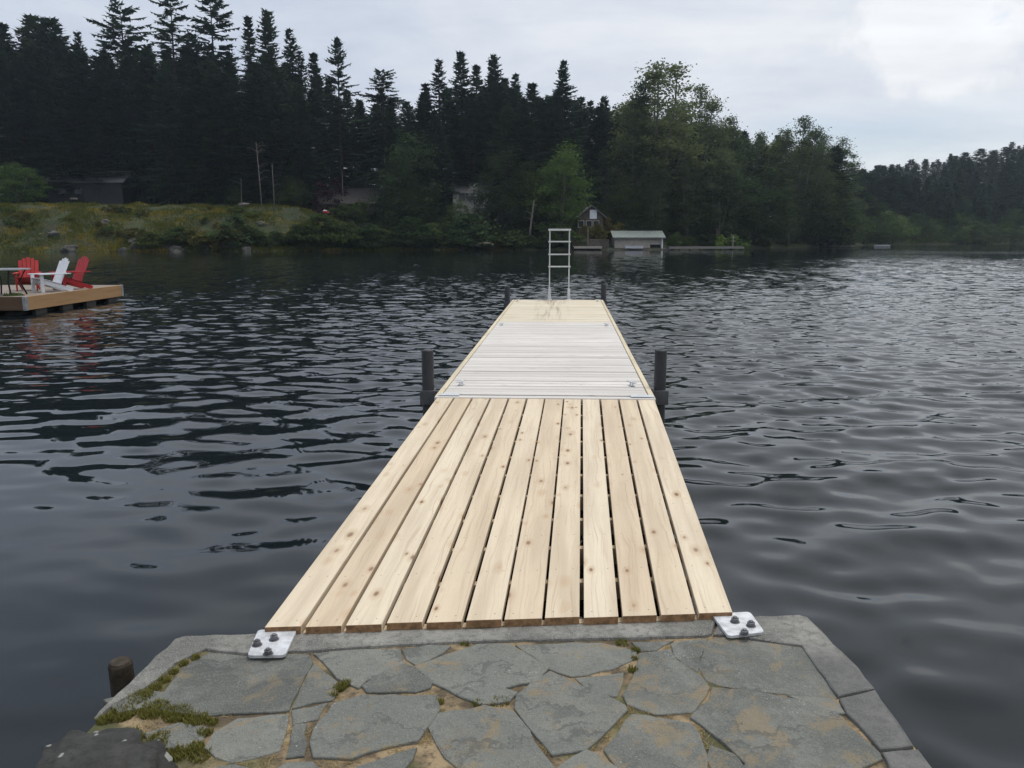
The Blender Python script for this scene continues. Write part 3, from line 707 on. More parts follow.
# ------------------------------------------------------------------ neighbour's dock with chairs
ND = empty('swim_platform', (-14.6, 22.6, 0)); tag(ND, 'low wooden swim platform with cedar sides carrying red and white garden chairs', 'dock')
NZ = .47; M['dark_fascia'] = wood_mat('dark_brown_fascia', (.13, .085, .05), (.10, .06, .035), .3); M['bracket_pale'] = plain_mat('dull_zinc', (.30, .31, .32), .5, .3)  # end fascias get a darker brown wood than the side ones
X1, X0, Y0, Y1 = -12.2, -17.6, 20.0, 25.15
mb = MB(); n = 36
for k in range(n):
    y = Y0+.05+(Y1-Y0-.1)*k/n; mb.box((X0, y, NZ-.04), (X1-X0-.045, 0, 0), (0, (Y1-Y0-.1)/n-.008, 0), (0, 0, .04+random.uniform(-.002, .002)))
child_build(mb, 'deck_planks', M['old_deck'], ND)
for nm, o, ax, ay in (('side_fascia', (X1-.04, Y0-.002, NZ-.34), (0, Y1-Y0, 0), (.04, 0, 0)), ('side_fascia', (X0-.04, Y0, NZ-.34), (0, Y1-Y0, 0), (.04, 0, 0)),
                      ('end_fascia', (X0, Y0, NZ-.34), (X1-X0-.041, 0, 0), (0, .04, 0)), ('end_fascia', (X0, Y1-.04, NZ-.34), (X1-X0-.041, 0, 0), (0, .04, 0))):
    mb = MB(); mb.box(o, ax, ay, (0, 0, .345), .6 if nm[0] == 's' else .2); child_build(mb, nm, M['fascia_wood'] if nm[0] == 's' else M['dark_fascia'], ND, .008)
for x, y in ((X1-.02, Y0+.05), (X1-.03, Y1-.08)):
    mb = MB(); mb.cbox((x, y, NZ-.165), .08, .12, .35); child_build(mb, 'corner_bracket', M['bracket_pale'], ND, .006)
for x in (X0+.6, -15, X1-.5):
    mb = MB(); mb.tube([(x, Y0+.25, -.05), (x, Y1-.25, -.05)], .22, 16); child_build(mb, 'float_drum', M['float_drum'], ND, 0, True)
for k in range(4): mb = MB(); mb.cbox((X1-.07, Y0+.7+k*1.25, NZ-.42), .1, .5, .2); child_build(mb, 'float_block', M['dark_under'], ND)

def chair_meshes(mat):
    out = {}
    def add(nm, mb, bev=.004): out.setdefault(nm, []).append((mb.mesh(nm, mat), bev))
    for s in (-1, 1):
        mb = MB(); mb.bar((.42, s*.27, 0), (.42, s*.27, .53), .035, .10, (1, 0, 0)); add('leg', mb)
        mb = MB(); mb.bar((.46, s*.235, .34), (-.50, s*.235, .03), .03, .12); add('leg', mb)
        mb = MB(); mb.box((-.42, s*.30-.065, .53), (.93, 0, 0), (0, .13, 0), (0, 0, .024)); add('armrest', mb)
    mb = MB()
    for k in range(6):
        x = .46-.105*k; z = .40-.034*k; mb.box((x-.09, -.27, z-.01), (.09, 0, .029), (0, .54, 0), (-.004, 0, .02))
    add('seat', mb)
    mb = MB(); ln = [.80, .87, .90, .87, .80]
    for k in range(5):
        y = -.26+.104*k+.003; sp = 1.0+.0*k; L_ = ln[k]; dx = -.42*L_; dz = .905*L_
        mb.box((-.13, y, .19), (dx, (k-2)*.012, dz), (0, .098, 0), (.018, 0, .0083))
    mb.box((-.30, -.30, .51), (0, .60, 0), (-.03, 0, 0), (0, 0, .06)); add('backrest', mb)
    return out
def place_chair(meshes, loc, rz, label, sc=1.0):
    r = empty('garden_chair', loc, rz); r.scale = (sc, sc, sc); tag(r, label, 'chair', 'slatted garden chairs on the swim platform')
    for nm, lst in meshes.items():
        for me, bev in lst:
            o = link(nm, me, r); b = o.modifiers.new('edge', 'BEVEL'); b.width = bev; b.segments = 2
redc, whitec = chair_meshes(M['red']), chair_meshes(M['white'])
place_chair(redc, (-13.62, 22.6, NZ), R(-66), 'red slatted garden chair facing the landing, left of the white chair', .9)
place_chair(whitec, (-12.68, 22.1, NZ), R(237), 'white slatted garden chair standing between the two red chairs', .9)
place_chair(redc, (-12.66, 23.1, NZ), R(240), 'red slatted garden chair right of the white one, nearest the lakeward end of the platform', .92)
tb = tag(empty('patio_table', (-13.12, 20.75, NZ)), 'round grey topped patio table with dark legs at the left end of the platform', 'table')
mb = MB(); mb.tube([(-13.12, 20.75, NZ+.65), (-13.12, 20.75, NZ+.675)], .62, 32); child_build(mb, 'table_top', M['table_glass'], tb)
for k in range(4):
    a = R(45+90*k); c, s = math.cos(a), math.sin(a); mb = MB()
    mb.tube([(-13.12+c*.48, 20.75+s*.48, NZ), (-13.12+c*.34, 20.75+s*.34, NZ+.35), (-13.12+c*.5, 20.75+s*.5, NZ+.65)], .02, 8); child_build(mb, 'leg', M['black_metal'], tb, 0, True)
mc = tag(empty('metal_chair', (-13.55, 20.55, NZ), R(10)), 'black metal patio chair pushed in at the grey topped table', 'chair')
mb = MB()
for k in range(7): mb.tube([(-.22, -.2+.066*k, .44), (-.30, -.2+.066*k, .82)], .009, 6)
mb.tube([(-.2, -.24, .40), (-.31, -.24, .84), (-.31, .24, .84), (-.2, .24, .40)], .016, 8); mb.build('backrest', M['black_metal'], mc)
mb = MB(); mb.cbox((.02, 0, .43), .46, .46, .03); mb.build('seat', M['black_metal'], mc, .01)
for sx in (-.2, .22):
    for sy in (-.21, .21):
        mb = MB(); mb.tube([(sx*1.1, sy*1.1, 0), (sx, sy, .42)], .016, 8); mb.build('leg', M['black_metal'], mc)
for sy in (-.24, .24):
    mb = MB(); mb.tube([(.22, sy, .43), (.22, sy, .64), (-.25, sy, .64)], .014, 8); mb.build('armrest', M['black_metal'], mc)
mb = MB()
for k in range(60):
    a = random.uniform(0, 6.28); q = random.uniform(0, .2); x, y = -12.75+q*math.cos(a)*1.3, 20.5+q*math.sin(a)
    mb.tube([(x, y, NZ), (x+random.uniform(-.05, .05), y+random.uniform(-.05, .05), NZ+random.uniform(.03, .09))], [.02, .006], 5)
tag(mb.build('garden_net', plain_mat('green_net', (.07, .10, .03), .9)), 'small heap of green netting on the near corner of the swim platform', 'netting')

# ------------------------------------------------------------------ buildings and shore structures
M['shed_wall'] = plain_mat('dark_shed_cladding', (.03, .032, .036), .8, 0, .2, 3)
M['shed_roof'] = plain_mat('grey_shingle_roof', (.17, .165, .165), .9, 0, .3, 5)
M['brown_roof'] = plain_mat('brown_shingle_roof', (.135, .12, .115), .9, 0, .3, 5)
M['boat_wall'] = plain_mat('beige_cladding', (.36, .33, .29), .8, 0, .12, 2)
M['boat_roof'] = plain_mat('green_grey_roof', (.20, .23, .21), .6, 0, .15, 2)
M['cottage'] = plain_mat('brown_cottage_wall', (.085, .07, .058), .85, 0, .25, 2)
M['cream'] = plain_mat('cream_wall', (.55, .54, .50), .8, 0, .1, 2)
M['dark_open'] = plain_mat('dark_opening', (.012, .012, .014), .6)
M['pane'] = plain_mat('window_glass', (.03, .035, .04), .1, 0, .1)
M['grey_plank'] = wood_mat('grey_jetty_wood', (.27, .26, .25), (.20, .19, .18), 0)
def gabled(root, x0, x1, yf, yb, z0, ze, zr, wall, roof, over=.4, ridge='x'):
    """walls + pitched roof; ridge along x (eaves to the lake) or along y (gable to the lake)"""
    mb = MB()
    if ridge == 'x':
        ym = (yf+yb)/2; prof = [(yf, z0), (yb, z0), (yb, ze), (ym, zr), (yf, ze)]; b = len(mb.v)
        for x in (x0, x1):
            for (y, z) in prof: mb.v.append((x, y, z))
        mb.face([0, 1, 2, 3, 4]); mb.face([9, 8, 7, 6, 5]); mb.face([0, 5, 6, 1]); mb.face([1, 6, 7, 2]); mb.face([4, 9, 5, 0])
        child_build(mb, 'wall', wall, root); mb = MB(); sl = (zr-ze)/(ym-yf)
        for (ya, yc) in ((yf-over, ym), (yb+over, ym)):
            za = zr-abs(yc-ya)*sl+.03; mb.box((x0-over, ya, za), (x1-x0+2*over, 0, 0), (0, yc-ya, zr+.03-za), (0, 0, .14))
        return child_build(mb, 'roof', roof, root)
    xm = (x0+x1)/2; prof = [(x0, z0), (x1, z0), (x1, ze), (xm, zr), (x0, ze)]
    for y in (yf, yb):
        for (x, z) in prof: mb.v.append((x, y, z))
    mb.face([0, 1, 2, 3, 4]); mb.face([9, 8, 7, 6, 5]); mb.face([1, 6, 7, 2]); mb.face([0, 4, 9, 5])
    child_build(mb, 'wall', wall, root); mb = MB(); sl = (zr-ze)/(xm-x0)
    for (xa, xc) in ((x0-over, xm), (x1+over, xm)):
        za = zr-abs(xc-xa)*sl+.03; mb.box((xa, yf-over, za), (0, yb-yf+2*over, 0), (xc-xa, 0, zr+.03-za), (0, 0, .12))
    return child_build(mb, 'roof', roof, root)
def cb(root, nm, c, sx, sy, sz, mat, bev=.0):
    mb = MB(); mb.cbox(c, sx, sy, sz); return child_build(mb, nm, mat, root, bev)

# dark long shed on the left bank
D = 142; a, b = at_d(46, 205, D), at_d(126, 205, D); e = at_d(60, 181.5, D).z; r_ = at_d(60, 174.5, D+3).z; gz = min(ground_z(a.x, D), ground_z(b.x, D))-.5
shed = tag(empty('lakeside_shed', ((a.x+b.x)/2, D, gz)), 'long dark shed with grey shingle roof above the mossy bank', 'shed')
gabled(shed, a.x+.6, b.x-.4, D, D+7, gz, e, r_+.5, M['shed_wall'], M['shed_roof'], .5)
for k, u in enumerate((62, 78, 96, 112)):
    p = at_d(u, 191, D); cb(shed, 'window', (p.x, D-.02, p.z), 1.3, .08, 1.1, M['pane'])
# boathouse
D = 124.5; a, b = at_d(614.5, 248, D), at_d(662.5, 248, D); zt = at_d(640, 238, D).z; zr = at_d(640, 231, D).z
bh = tag(empty('boathouse', ((a.x+b.x)/2, D, 0)), 'beige boathouse with pale green grey roof standing at the water', 'boathouse')
mb = MB(); w = b.x-a.x
mb.box((a.x, D, .15), (w*.74, 0, 0), (0, .15, 0), (0, 0, zt-.15)); mb.box((a.x+w*.965, D, .15), (w*.035, 0, 0), (0, .15, 0), (0, 0, zt-.15)); mb.box((a.x+w*.742, D, zt-1.0), (w*.221, 0, 0), (0, .15, 0), (0, 0, 1.0))
mb.box((a.x, D+.155, .15), (.15, 0, 0), (0, 5, 0), (0, 0, zt-.1)); mb.box((b.x-.15, D+.155, .15), (.15, 0, 0), (0, 5, 0), (0, 0, zt-.1)); mb.box((a.x+.155, D+5, .15), (w-.31, 0, 0), (0, .15, 0), (0, 0, zt+.4))
child_build(mb, 'wall', M['boat_wall'], bh)
cb(bh, 'post', (b.x-.09, D-.10, zt/2+.1), .2, .16, zt-.2, M['white'])
mb = MB(); mb.box((a.x-.35, D-.6, zt-.05), (w+.7, 0, 0), (0, 3.2, zr-zt-.05), (0, 0, .16)); mb.box((a.x-.35, D+5.7, zt-.05), (w+.7, 0, 0), (0, -3.0, zr-zt-.06), (0, 0, .15)); child_build(mb, 'roof', M['boat_roof'], bh)
mb = MB(); mb.box((a.x-1.2, D-.9, .08), (w+2.4, 0, 0), (0, 6.6, 0), (0, 0, .10)); child_build(mb, 'sill_deck', M['grey_plank'], bh)
cb(bh, 'door_shade_panel', (a.x+w*.853, D+.5, .95), w*.215, .1, 1.5, M['dark_open'])  # near-black panel painting the indoor shade into the open doorway
def boat(name, c, L_, W_, H_, rz, mat, label):
    ca, sa = math.cos(rz), math.sin(rz); root = tag(empty(name, c, rz), label, 'boat')
    secs = [(-.5, .80), (-.3, 1.0), (0, 1.0), (.25, .85), (.42, .45), (.5, .05)]; mb = MB()
    for (t, k) in secs:
        for (yy, zz) in ((-.5*k, 1), (-.42*k, .15), (0, -.12), (.42*k, .15), (.5*k, 1), (.44*k, 1), (.36*k, .35), (-.36*k, .35), (-.44*k, 1)):
            mb.v.append((t*L_, yy*W_, (zz+.18*max(0, t))*H_))
    n = 9
    for i in range(len(secs)-1):
        for k in range(n): mb.face([i*n+k, (i+1)*n+k, (i+1)*n+(k+1) % n, i*n+(k+1) % n])
    mb.face(list(range(n))[::-1]); mb.face([(len(secs)-1)*n+k for k in range(n)])
    mb.build('hull', mat, root, 0, False)
    for t in (-.25, .1):
        mb = MB(); mb.cbox((t*L_, 0, H_*.75), L_*.07, W_*.86, .05); mb.build('thwart', M['grey_plank'], root)
    return root
p = at_d(634, 248.5, 122.8); boat('rowing_boat', (p.x, 122.8, .18), 2.6, 1.1, .42, R(178), M['white'], 'white rowing boat lying at the deck before the beige boathouse')
p = at_d(865, 245.6, 178); boat('motor_boat', (p.x, 170, .02), 3.2, 1.35, .32, R(185), M['white'], 'small white boat moored alone off the far wooded shore')
mo = bpy.context.scene.objects['motor_boat']
mb = MB(); mb.cbox((-1.65, 0, .5), .3, .3, .5); mb.build('outboard', M['black_metal'], mo, .03)
mb = MB(); mb.box((.3, -.45, .5), (.1, 0, 0), (0, .9, 0), (-.2, 0, .35)); mb.build('windscreen', M['pane'], mo)
# long low jetty right of the boathouse
def jetty(label, u0, u1, D, depth, z=.42, post_u=(), mat='grey_plank'):
    a, b = at_d(u0, 248, D), at_d(u1, 248, D); root = tag(empty('jetty', ((a.x+b.x)/2, D, 0)), label, 'jetty')
    mb = MB(); n = max(6, int((b.x-a.x)/.3))
    for k in range(n): mb.box((a.x+(b.x-a.x)*k/n, D, z-.06), ((b.x-a.x)/n*.96, 0, 0), (0, depth, 0), (0, 0, .06))
    child_build(mb, 'deck_planks', M[mat], root)
    mb = MB(); mb.box((a.x, D-.08, z-.32), (b.x-a.x, 0, 0), (0, .07, 0), (0, 0, .31)); child_build(mb, 'fascia', M[mat], root)
    for u in np.linspace(u0+1, u1-1, max(2, int((u1-u0)/9))):
        q = at_d(u, 248, D); mb = MB(); mb.tube([(q.x, D+depth*.5, -2), (q.x, D+depth*.5, z-.07)], .11, 8); child_build(mb, 'post', M['bark'], root)
    return root
j1 = jetty('long low grey jetty running right from the beige boathouse', 669, 744, 123.5, 1.6, .5)
p = at_d(733, 246, 123.9)
mp = tag(empty('mooring_post', (p.x, 124.0, .5)), 'white cross armed post standing on the long grey jetty', 'post')
mb = MB(); mb.tube([(p.x, 124.0, .5), (p.x, 124.0, at_d(733, 235, 124).z)], .05, 8); child_build(mb, 'pole', M['boat_wall'], mp)
for v, wd in ((237.5, .7), (241, .9)):
    cb(mp, 'crossarm', (p.x, 123.9, at_d(733, v, 124).z), wd*.8, .05, .07, M['boat_wall'])
jetty('white edged low dock with a timber post left of the beige boathouse', 574, 602, 122.6, 2.2, .55, mat='boat_wall')
p = at_d(588, 245, 123); mb = MB(); mb.tube([(p.x, 123.4, .5), (p.x, 123.4, at_d(588, 228, 123).z)], .12, 8)
tag(mb.build('timber_post', M['pale_bark']), 'tan timber post rising from the white edged low dock', 'post')
jetty('dark log boom lying along the far right shore', 944, 987, 236, 1.4, .5, mat='bark')
# brown cottage with pale gable above the white edged dock
D = 128.5; a, b = at_d(579, 240, D), at_d(603, 240, D); gz = ground_z(a.x, D)-.4
ct = tag(empty('lake_cottage', ((a.x+b.x)/2, D, gz)), 'small brown cottage with pale gable half hidden behind the ladder', 'cottage')
gabled(ct, a.x, b.x, D, D+6, gz, at_d(590, 216, D).z, at_d(590, 206, D).z, M['cottage'], M['shed_roof'], .5, 'y')
p = at_d(593, 213, D); mb = MB(); mb.prism([(p.x-.5, D-.1), (p.x+.6, D-.1), (p.x+.6, D-.02), (p.x-.5, D-.02)], p.z-.9, p.z+.5); child_build(mb, 'gable_panel', M['white'], ct)
for u in (581, 589, 596):
    p = at_d(u, 224, D); wf = cb(ct, 'window', (p.x, D-.03, p.z), 1.0, .1, 1.1, M['boat_wall']); x = cb(ct, 'pane', (p.x, D-.09, p.z), .8, .04, .9, M['pane']); x.parent = wf; x.matrix_parent_inverse = Matrix()
mb = MB(); mb.cbox(((a.x+b.x)/2-.5, D-4, gz+.2), (b.x-a.x)*1.5, .5, 1.8); tag(mb.build('retaining_wall', M['cottage'], None, .05), 'low brown retaining wall below the small brown cottage', 'wall')
# cream house among the trees
D = 139; a, b = at_d(453, 210, D), at_d(488, 210, D); gz = ground_z(a.x, D)-.5
hs = tag(empty('hillside_house', ((a.x+b.x)/2, D, gz)), 'cream walled house glimpsed between trees above the middle shore', 'house')
gabled(hs, a.x, b.x, D, D+8, gz, at_d(460, 192, D).z, at_d(460, 181, D).z, M['cream'], M['shed_roof'], .6, 'x')
for u in (462, 470, 480):
    p = at_d(u, 197, D); cb(hs, 'window', (p.x, D-.02, p.z), 1.1, .08, 1.2, M['pane'])
# low house whose brown roof shows over the bank
D = 137; a, b = at_d(318, 210, D), at_d(374, 210, D); gz = ground_z(a.x, D)-.6
h2 = tag(empty('bank_house', ((a.x+b.x)/2, D, gz)), 'low house with weathered brown roof showing above the shrubs of the bank', 'house')
gabled(h2, a.x, b.x, D, D+9, gz, at_d(345, 202.5, D).z, at_d(345, 189, D+4.5).z, M['cottage'], M['brown_roof'], .6)
for u in (330, 352): p = at_d(u, 206, D); cb(h2, 'window', (p.x, D-.02, p.z), 1.3, .08, .9, M['pane'])
# pale boathouse at the far right point
D = 158; a, b = at_d(810, 247, D), at_d(836, 247, D)
b2 = tag(empty('boat_shelter', ((a.x+b.x)/2, D, 0)), 'low pale boat shelter under the tall poplar at the far point', 'boathouse')
zt = at_d(820, 240.5, D).z; zr = at_d(820, 236.5, D).z
gabled(b2, a.x, b.x, D, D+4, .2, zt, zr+.3, M['boat_wall'], M['boat_roof'], .3)
for u in (814, 822, 830):
    p = at_d(u, 243.5, D); cb(b2, 'window', (p.x, D-.02, p.z), .9, .08, .8, M['dark_open'])
mb = MB(); mb.box((a.x-1, D-1.6, .12), (b.x-a.x+4, 0, 0), (0, 1.5, 0), (0, 0, .14)); child_build(mb, 'deck', M['grey_plank'], b2)

# ------------------------------------------------------------------ trees
def tri_mesh(name, vs, fs, tn, mat):
    me = bpy.data.meshes.new(name); me.from_pydata(vs, [], fs); me.materials.append(mat)
    me.attributes.new('tint', 'FLOAT', 'FACE').data.foreach_set('value', tn); return me
def conifer(seed, H=30.0, rad=4.2, start=.05, skip=.0, power=.85, step=.5, nb=6, blobby=.25, lift=.5, mat='fir', spread=1.0, fol0=.22, dens=1.0):
    r = random.Random(seed); vs, fs, tn = [], [], []; tb = MB()
    lx, ly = r.uniform(-.3, .3), r.uniform(-.3, .3)
    def axis(z): k = z/H; return Vector((lx*math.sin(k*3), ly*math.sin(k*2.4), z))
    tb.tube([axis(H*k) for k in (0, .1, .3, .5, .7, .85, .97)], [.021*H*.6, .016*H*.6, .013*H*.6, .010*H*.6, .0065*H*.6, .0035*H*.6, .02], 7)
    z = start*H; ph = r.uniform(0, 6)
    while z < H*.985:
        t = (z-start*H)/(H*(1-start)); n = max(3, int(nb*(.75+.5*r.random())))
        wob = 1+blobby*mnoise.noise((z*.35, seed*3.1, 0))+blobby*.6*mnoise.noise((z*1.1, seed*1.7, 5))
        low = min(1, .78+t*2)                                      # lowest limbs shorter
        for k in range(n):
            if r.random() < skip*(1.25-.7*t): continue
            a = ph+2*PI*k/n+r.uniform(-.45, .45)
            L = rad*((1-t)**(power*.88)+.03)*wob*low*r.uniform(.42, 1.22)*(1+.22*mnoise.noise((math.cos(a)*1.2, z*.12, seed)))
            if L < .25: L = .25
            up = (lift*t+.5*max(0, t-.7)-.28*(1-t))+r.uniform(-.12, .12)
            d = Vector((math.cos(a), math.sin(a), up)); o = axis(min(H*.98, z+r.uniform(-.95, .95)*step)); sd = Vector((-math.sin(a), math.cos(a), 0))
            P = lambda s: o+d*(L*s)+Vector((0, 0, -.10*L*s*s+(.10*L*max(0, s-.7))))
            if L > 1.4 and r.random() < .6: tb.tube([P(0), P(.5), P(.9)], [.05+.008*L, .035, .012], 3, False)
            ns = max(2, int(L/.30*dens)); ct = min(1, max(0, .5+.45*mnoise.noise((z*.4, a*1.3, seed))+r.uniform(-.2, .2)))
            for q in range(ns):
                s = fol0+(1-fol0)*(q+r.random())/ns; p = P(s); w = (.10+.12*(1-t)+.34*L*(1.05-s)*spread)
                for sg in (-1, 1):
                    l = w*r.uniform(.6, 1.25)+.12; fw = d*(l*r.uniform(.35, .9)); dn = -r.uniform(.05, .42)*l-.05
                    b = len(vs); g_ = .11+.10*r.random()
                    vs.extend([tuple(p-d*g_), tuple(p+d*g_+Vector((0, 0, .05))), tuple(p+sd*(sg*l)+fw+Vector((0, 0, dn)))]); fs.append((b, b+1, b+2)); tn.append(ct)
                if r.random() < .5*dens:
                    b = len(vs); l = r.uniform(.18, .5); g_ = r.uniform(.08, .2)
                    vs.extend([tuple(p-d*g_+sd*.05), tuple(p+d*g_-sd*.05), tuple(p+Vector((r.uniform(-.1, .1), r.uniform(-.1, .1), -l)))]); fs.append((b, b+1, b+2)); tn.append(ct)
            b = len(vs); p = P(1.0); vs.extend([tuple(p+sd*.10), tuple(p-sd*.10), tuple(p+d*.30+Vector((0, 0, .06)))]); fs.append((b, b+1, b+2)); tn.append(ct)
        z += step*r.uniform(.7, 1.3)*(1-.72*t); ph += 1.1
    for k in range(14):                                              # leader
        b = len(vs); zz = H*(.955+.045*k/14); o = axis(zz); a = r.uniform(0, 6.28); l = .28*(1-k/16)
        vs.extend([tuple(o+Vector((0, 0, .16))), tuple(o-Vector((0, 0, .05))), tuple(o+Vector((math.cos(a)*l, math.sin(a)*l, .12)))]); fs.append((b, b+1, b+2)); tn.append(.5)
    return tri_mesh('crown', vs, fs, tn, M[mat]), tb.mesh('trunk', M['bark'], True), H
def leafy(seed, H, leaders, mat, leaf=.34, n=9000, bark='pale_bark', sag=0.0, gap=.45, bare=.12):
    """broadleaf crown; leaders: list of (dx, dy, z_low, z_top, radius) in units of H"""
    r = random.Random(seed); vs, fs, tn = [], [], []; tb = MB()
    tb.tube([(0, 0, 0), (.006*H, 0, H*.25), (0, .006*H, H*.5)], [.017*H, .013*H, .008*H], 8)
    tot = sum((l[3]-l[2])*l[4] for l in leaders)
    for (dx, dy, zl, zt, rd) in leaders:
        zb = max(.08, zl*.6)
        tb.tube([(0, 0, zb*H), (dx*H*.6, dy*H*.6, (zb+.35*(zt-zb))*H), (dx*H, dy*H, (zb+.75*(zt-zb))*H), (dx*H*1.05, dy*H*1.05, zt*H*.97)], [.008*H, .006*H, .0035*H, .001*H], 5, False)
        m = int(n*(zt-zl)*rd/tot); nc = max(12, m//75)
        for c in range(nc):
            t = r.random()**.72; a = r.uniform(0, 2*PI); env = math.sin(PI*min(1, .12+.88*t))**.6*(1.0 if t < .5 else 1-.45*(t-.5)*2)
            env *= 1+gap*mnoise.noise((math.cos(a)*1.6+dx*9, math.sin(a)*1.6, t*5+seed))
            q = rd*H*env*(.35+.65*math.sqrt(r.random()))
            cx, cy, cz = dx*H*min(1, .5+t)+q*math.cos(a), dy*H*min(1, .5+t)+q*math.sin(a), (zl+(zt-zl)*t)*H
            if r.random() < .5: tb.tube([(dx*H*min(1, .4+t), dy*H*min(1, .4+t), cz-.07*H*r.random()), (cx, cy, cz)], [.0022*H, .0007*H], 3, False)
            cr = rd*H*r.uniform(.22, .50); ct = min(1, max(0, r.gauss(.5, .24)))
            for _ in range(m//nc):
                g3 = Vector((r.gauss(0, 1), r.gauss(0, 1), r.gauss(0, .62)))*cr*.62; p = Vector((cx, cy, cz-sag*abs(g3.x)))+g3
                u = Vector((r.gauss(0, 1), r.gauss(0, 1), r.gauss(0, 1))).normalized(); w = u.orthogonal().normalized(); l = leaf*r.uniform(.55, 1.25)
                b = len(vs); vs.extend([tuple(p-u*l*.5), tuple(p+w*l*.34), tuple(p+u*l*.55), tuple(p-w*l*.34)]); fs.append((b, b+1, b+2, b+3)); tn.append(min(1, max(0, ct+r.uniform(-.15, .15))))
    return tri_mesh('crown', vs, fs, tn, M[mat]), tb.mesh('trunk', M[bark], True), H

K = {}
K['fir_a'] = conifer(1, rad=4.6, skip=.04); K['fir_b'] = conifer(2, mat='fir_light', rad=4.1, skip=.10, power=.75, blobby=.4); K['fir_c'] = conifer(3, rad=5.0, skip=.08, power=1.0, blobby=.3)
K['fir_d'] = conifer(4, rad=3.6, skip=.06, power=.7, blobby=.45)
K['open_a'] = conifer(5, rad=4.6, skip=.30, power=.55, step=.95, nb=6, start=.22, blobby=.55, lift=.55, fol0=.30)
K['open_b'] = conifer(6, rad=4.2, skip=.32, power=.60, step=.85, nb=6, start=.2, blobby=.6, lift=.4, fol0=.30)
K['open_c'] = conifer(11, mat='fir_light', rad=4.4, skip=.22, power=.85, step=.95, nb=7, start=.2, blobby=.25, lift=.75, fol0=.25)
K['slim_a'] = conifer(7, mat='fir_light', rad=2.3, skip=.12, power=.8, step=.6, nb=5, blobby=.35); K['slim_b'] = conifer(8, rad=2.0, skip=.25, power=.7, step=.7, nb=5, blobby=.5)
K['round'] = conifer(9, rad=4.4, skip=.22, power=.38, step=.85, nb=6, start=.32, blobby=.6, lift=.2, fol0=.3)
K['far_a'] = conifer(21, H=20, rad=3.0, step=.6, nb=7, mat='far_fir', dens=.8, power=.75); K['far_b'] = conifer(22, H=20, rad=2.6, step=.6, nb=7, mat='far_fir', dens=.8, blobby=.45, power=.7); K['far_c'] = conifer(23, H=20, rad=3.5, step=.6, nb=7, mat='far_fir', dens=.8, power=.6)
K['poplar_a'] = leafy(31, 28, [(-.17,.02,.25,.93,.10),(-.06,.03,.2,1.0,.11),(.05,-.02,.22,.97,.11),(.13,.02,.2,.86,.11),(.19,0,.15,.74,.10),(-.10,-.06,.1,.62,.12),(.08,.07,.08,.6,.13)], 'dec_mid', .36, 15000, gap=.5)
K['poplar_b'] = leafy(32, 28, [(-.08,.02,.2,.92,.12),(.02,.03,.2,1.0,.12),(.10,-.02,.18,.93,.12),(.15,.02,.12,.74,.11),(-.14,-.04,.1,.7,.09),(0,.07,.06,.6,.14)], 'dec_mid', .36, 14000, gap=.45)
K['poplar_c'] = leafy(33, 24, [(-.10,.02,.15,.88,.11),(.02,.03,.15,1.0,.10),(.12,-.02,.15,.86,.11),(0,.07,.05,.6,.17)], 'dec_mid', .36, 12000, gap=.45)
K['leaf_dark'] = leafy(34, 16, [(-.14,.05,.12,.85,.20),(.05,-.05,.12,1.0,.22),(.20,.05,.1,.82,.19),(0,.1,.04,.55,.27)], 'dec_dark', .34, 8000, 'bark', gap=.5)
K['leaf_dark_b'] = leafy(35, 16, [(-.10,.0,.1,1.0,.17),(.12,.03,.1,.9,.18),(-.2,.05,.06,.65,.18),(.05,.1,.04,.5,.24)], 'dec_dark', .34, 8000, 'bark', gap=.5)
K['leaf_bright'] = leafy(36, 16, [(-.12,.03,.12,.88,.16),(.04,-.04,.12,1.0,.17),(.15,.03,.1,.85,.15),(0,.08,.05,.6,.2)], 'dec_bright', .34, 8500, gap=.5)
K['shrub_a'] = leafy(41, 3, [(-.28,0,.02,.8,.30),(.1,.1,.02,1.0,.34),(.4,-.05,.02,.7,.28)], 'shrub', .22, 2200, 'bark', gap=.6)
K['shrub_b'] = leafy(42, 3, [(-.15,0,.02,1.0,.36),(.3,.1,.02,.75,.34)], 'shrub', .2, 1800, 'bark', gap=.6)
K['shrub_o'] = leafy(43, 3, [(-.3,0,.02,.7,.3),(.1,.1,.02,1.0,.34),(.45,-.05,.02,.75,.3)], 'shrub_olive', .18, 2000, 'bark', gap=.6)
K['shrub_dark'] = leafy(50, 3, [(-.28,0,.02,.8,.30),(.1,.1,.02,1.0,.34),(.4,-.05,.02,.7,.28)], 'dec_dark', .22, 2200, 'bark', gap=.6)
K['shrub_bright'] = leafy(44, 3, [(-.3,0,.02,.8,.32),(.1,.1,.02,1.0,.36),(.5,-.05,.02,.8,.3)], 'dec_bright', .22, 2200, 'bark', gap=.5)
K['shrub_purple'] = leafy(45, 4, [(-.2,0,.03,.9,.3),(.15,.1,.03,1.0,.3)], 'shrub_purple', .22, 1800, 'bark', gap=.5)
K['far_leaf'] = leafy(46, 9, [(-.2,0,.05,.85,.3),(.15,.1,.05,1.0,.32),(.35,0,.03,.7,.26)], 'dec_mid', .36, 1500, 'bark', gap=.5)
K['far_leaf_bright'] = leafy(47, 9, [(-.2,0,.03,.8,.3),(.15,.1,.03,1.0,.32),(.4,0,.02,.75,.28)], 'dec_bright', .36, 1500, 'bark', gap=.5)
K['far_leaf_dark'] = leafy(49, 9, [(-.2,0,.03,.8,.3),(.15,.1,.03,1.0,.32),(.4,0,.02,.75,.28)], 'dec_dark', .36, 1500, 'bark', gap=.5)
K['blossom'] = leafy(48, 4, [(-.2,0,.15,.9,.2),(.15,.1,.1,1.0,.22),(.25,0,.0,.6,.2)], 'blossom', .17, 420, 'bark', gap=.8)

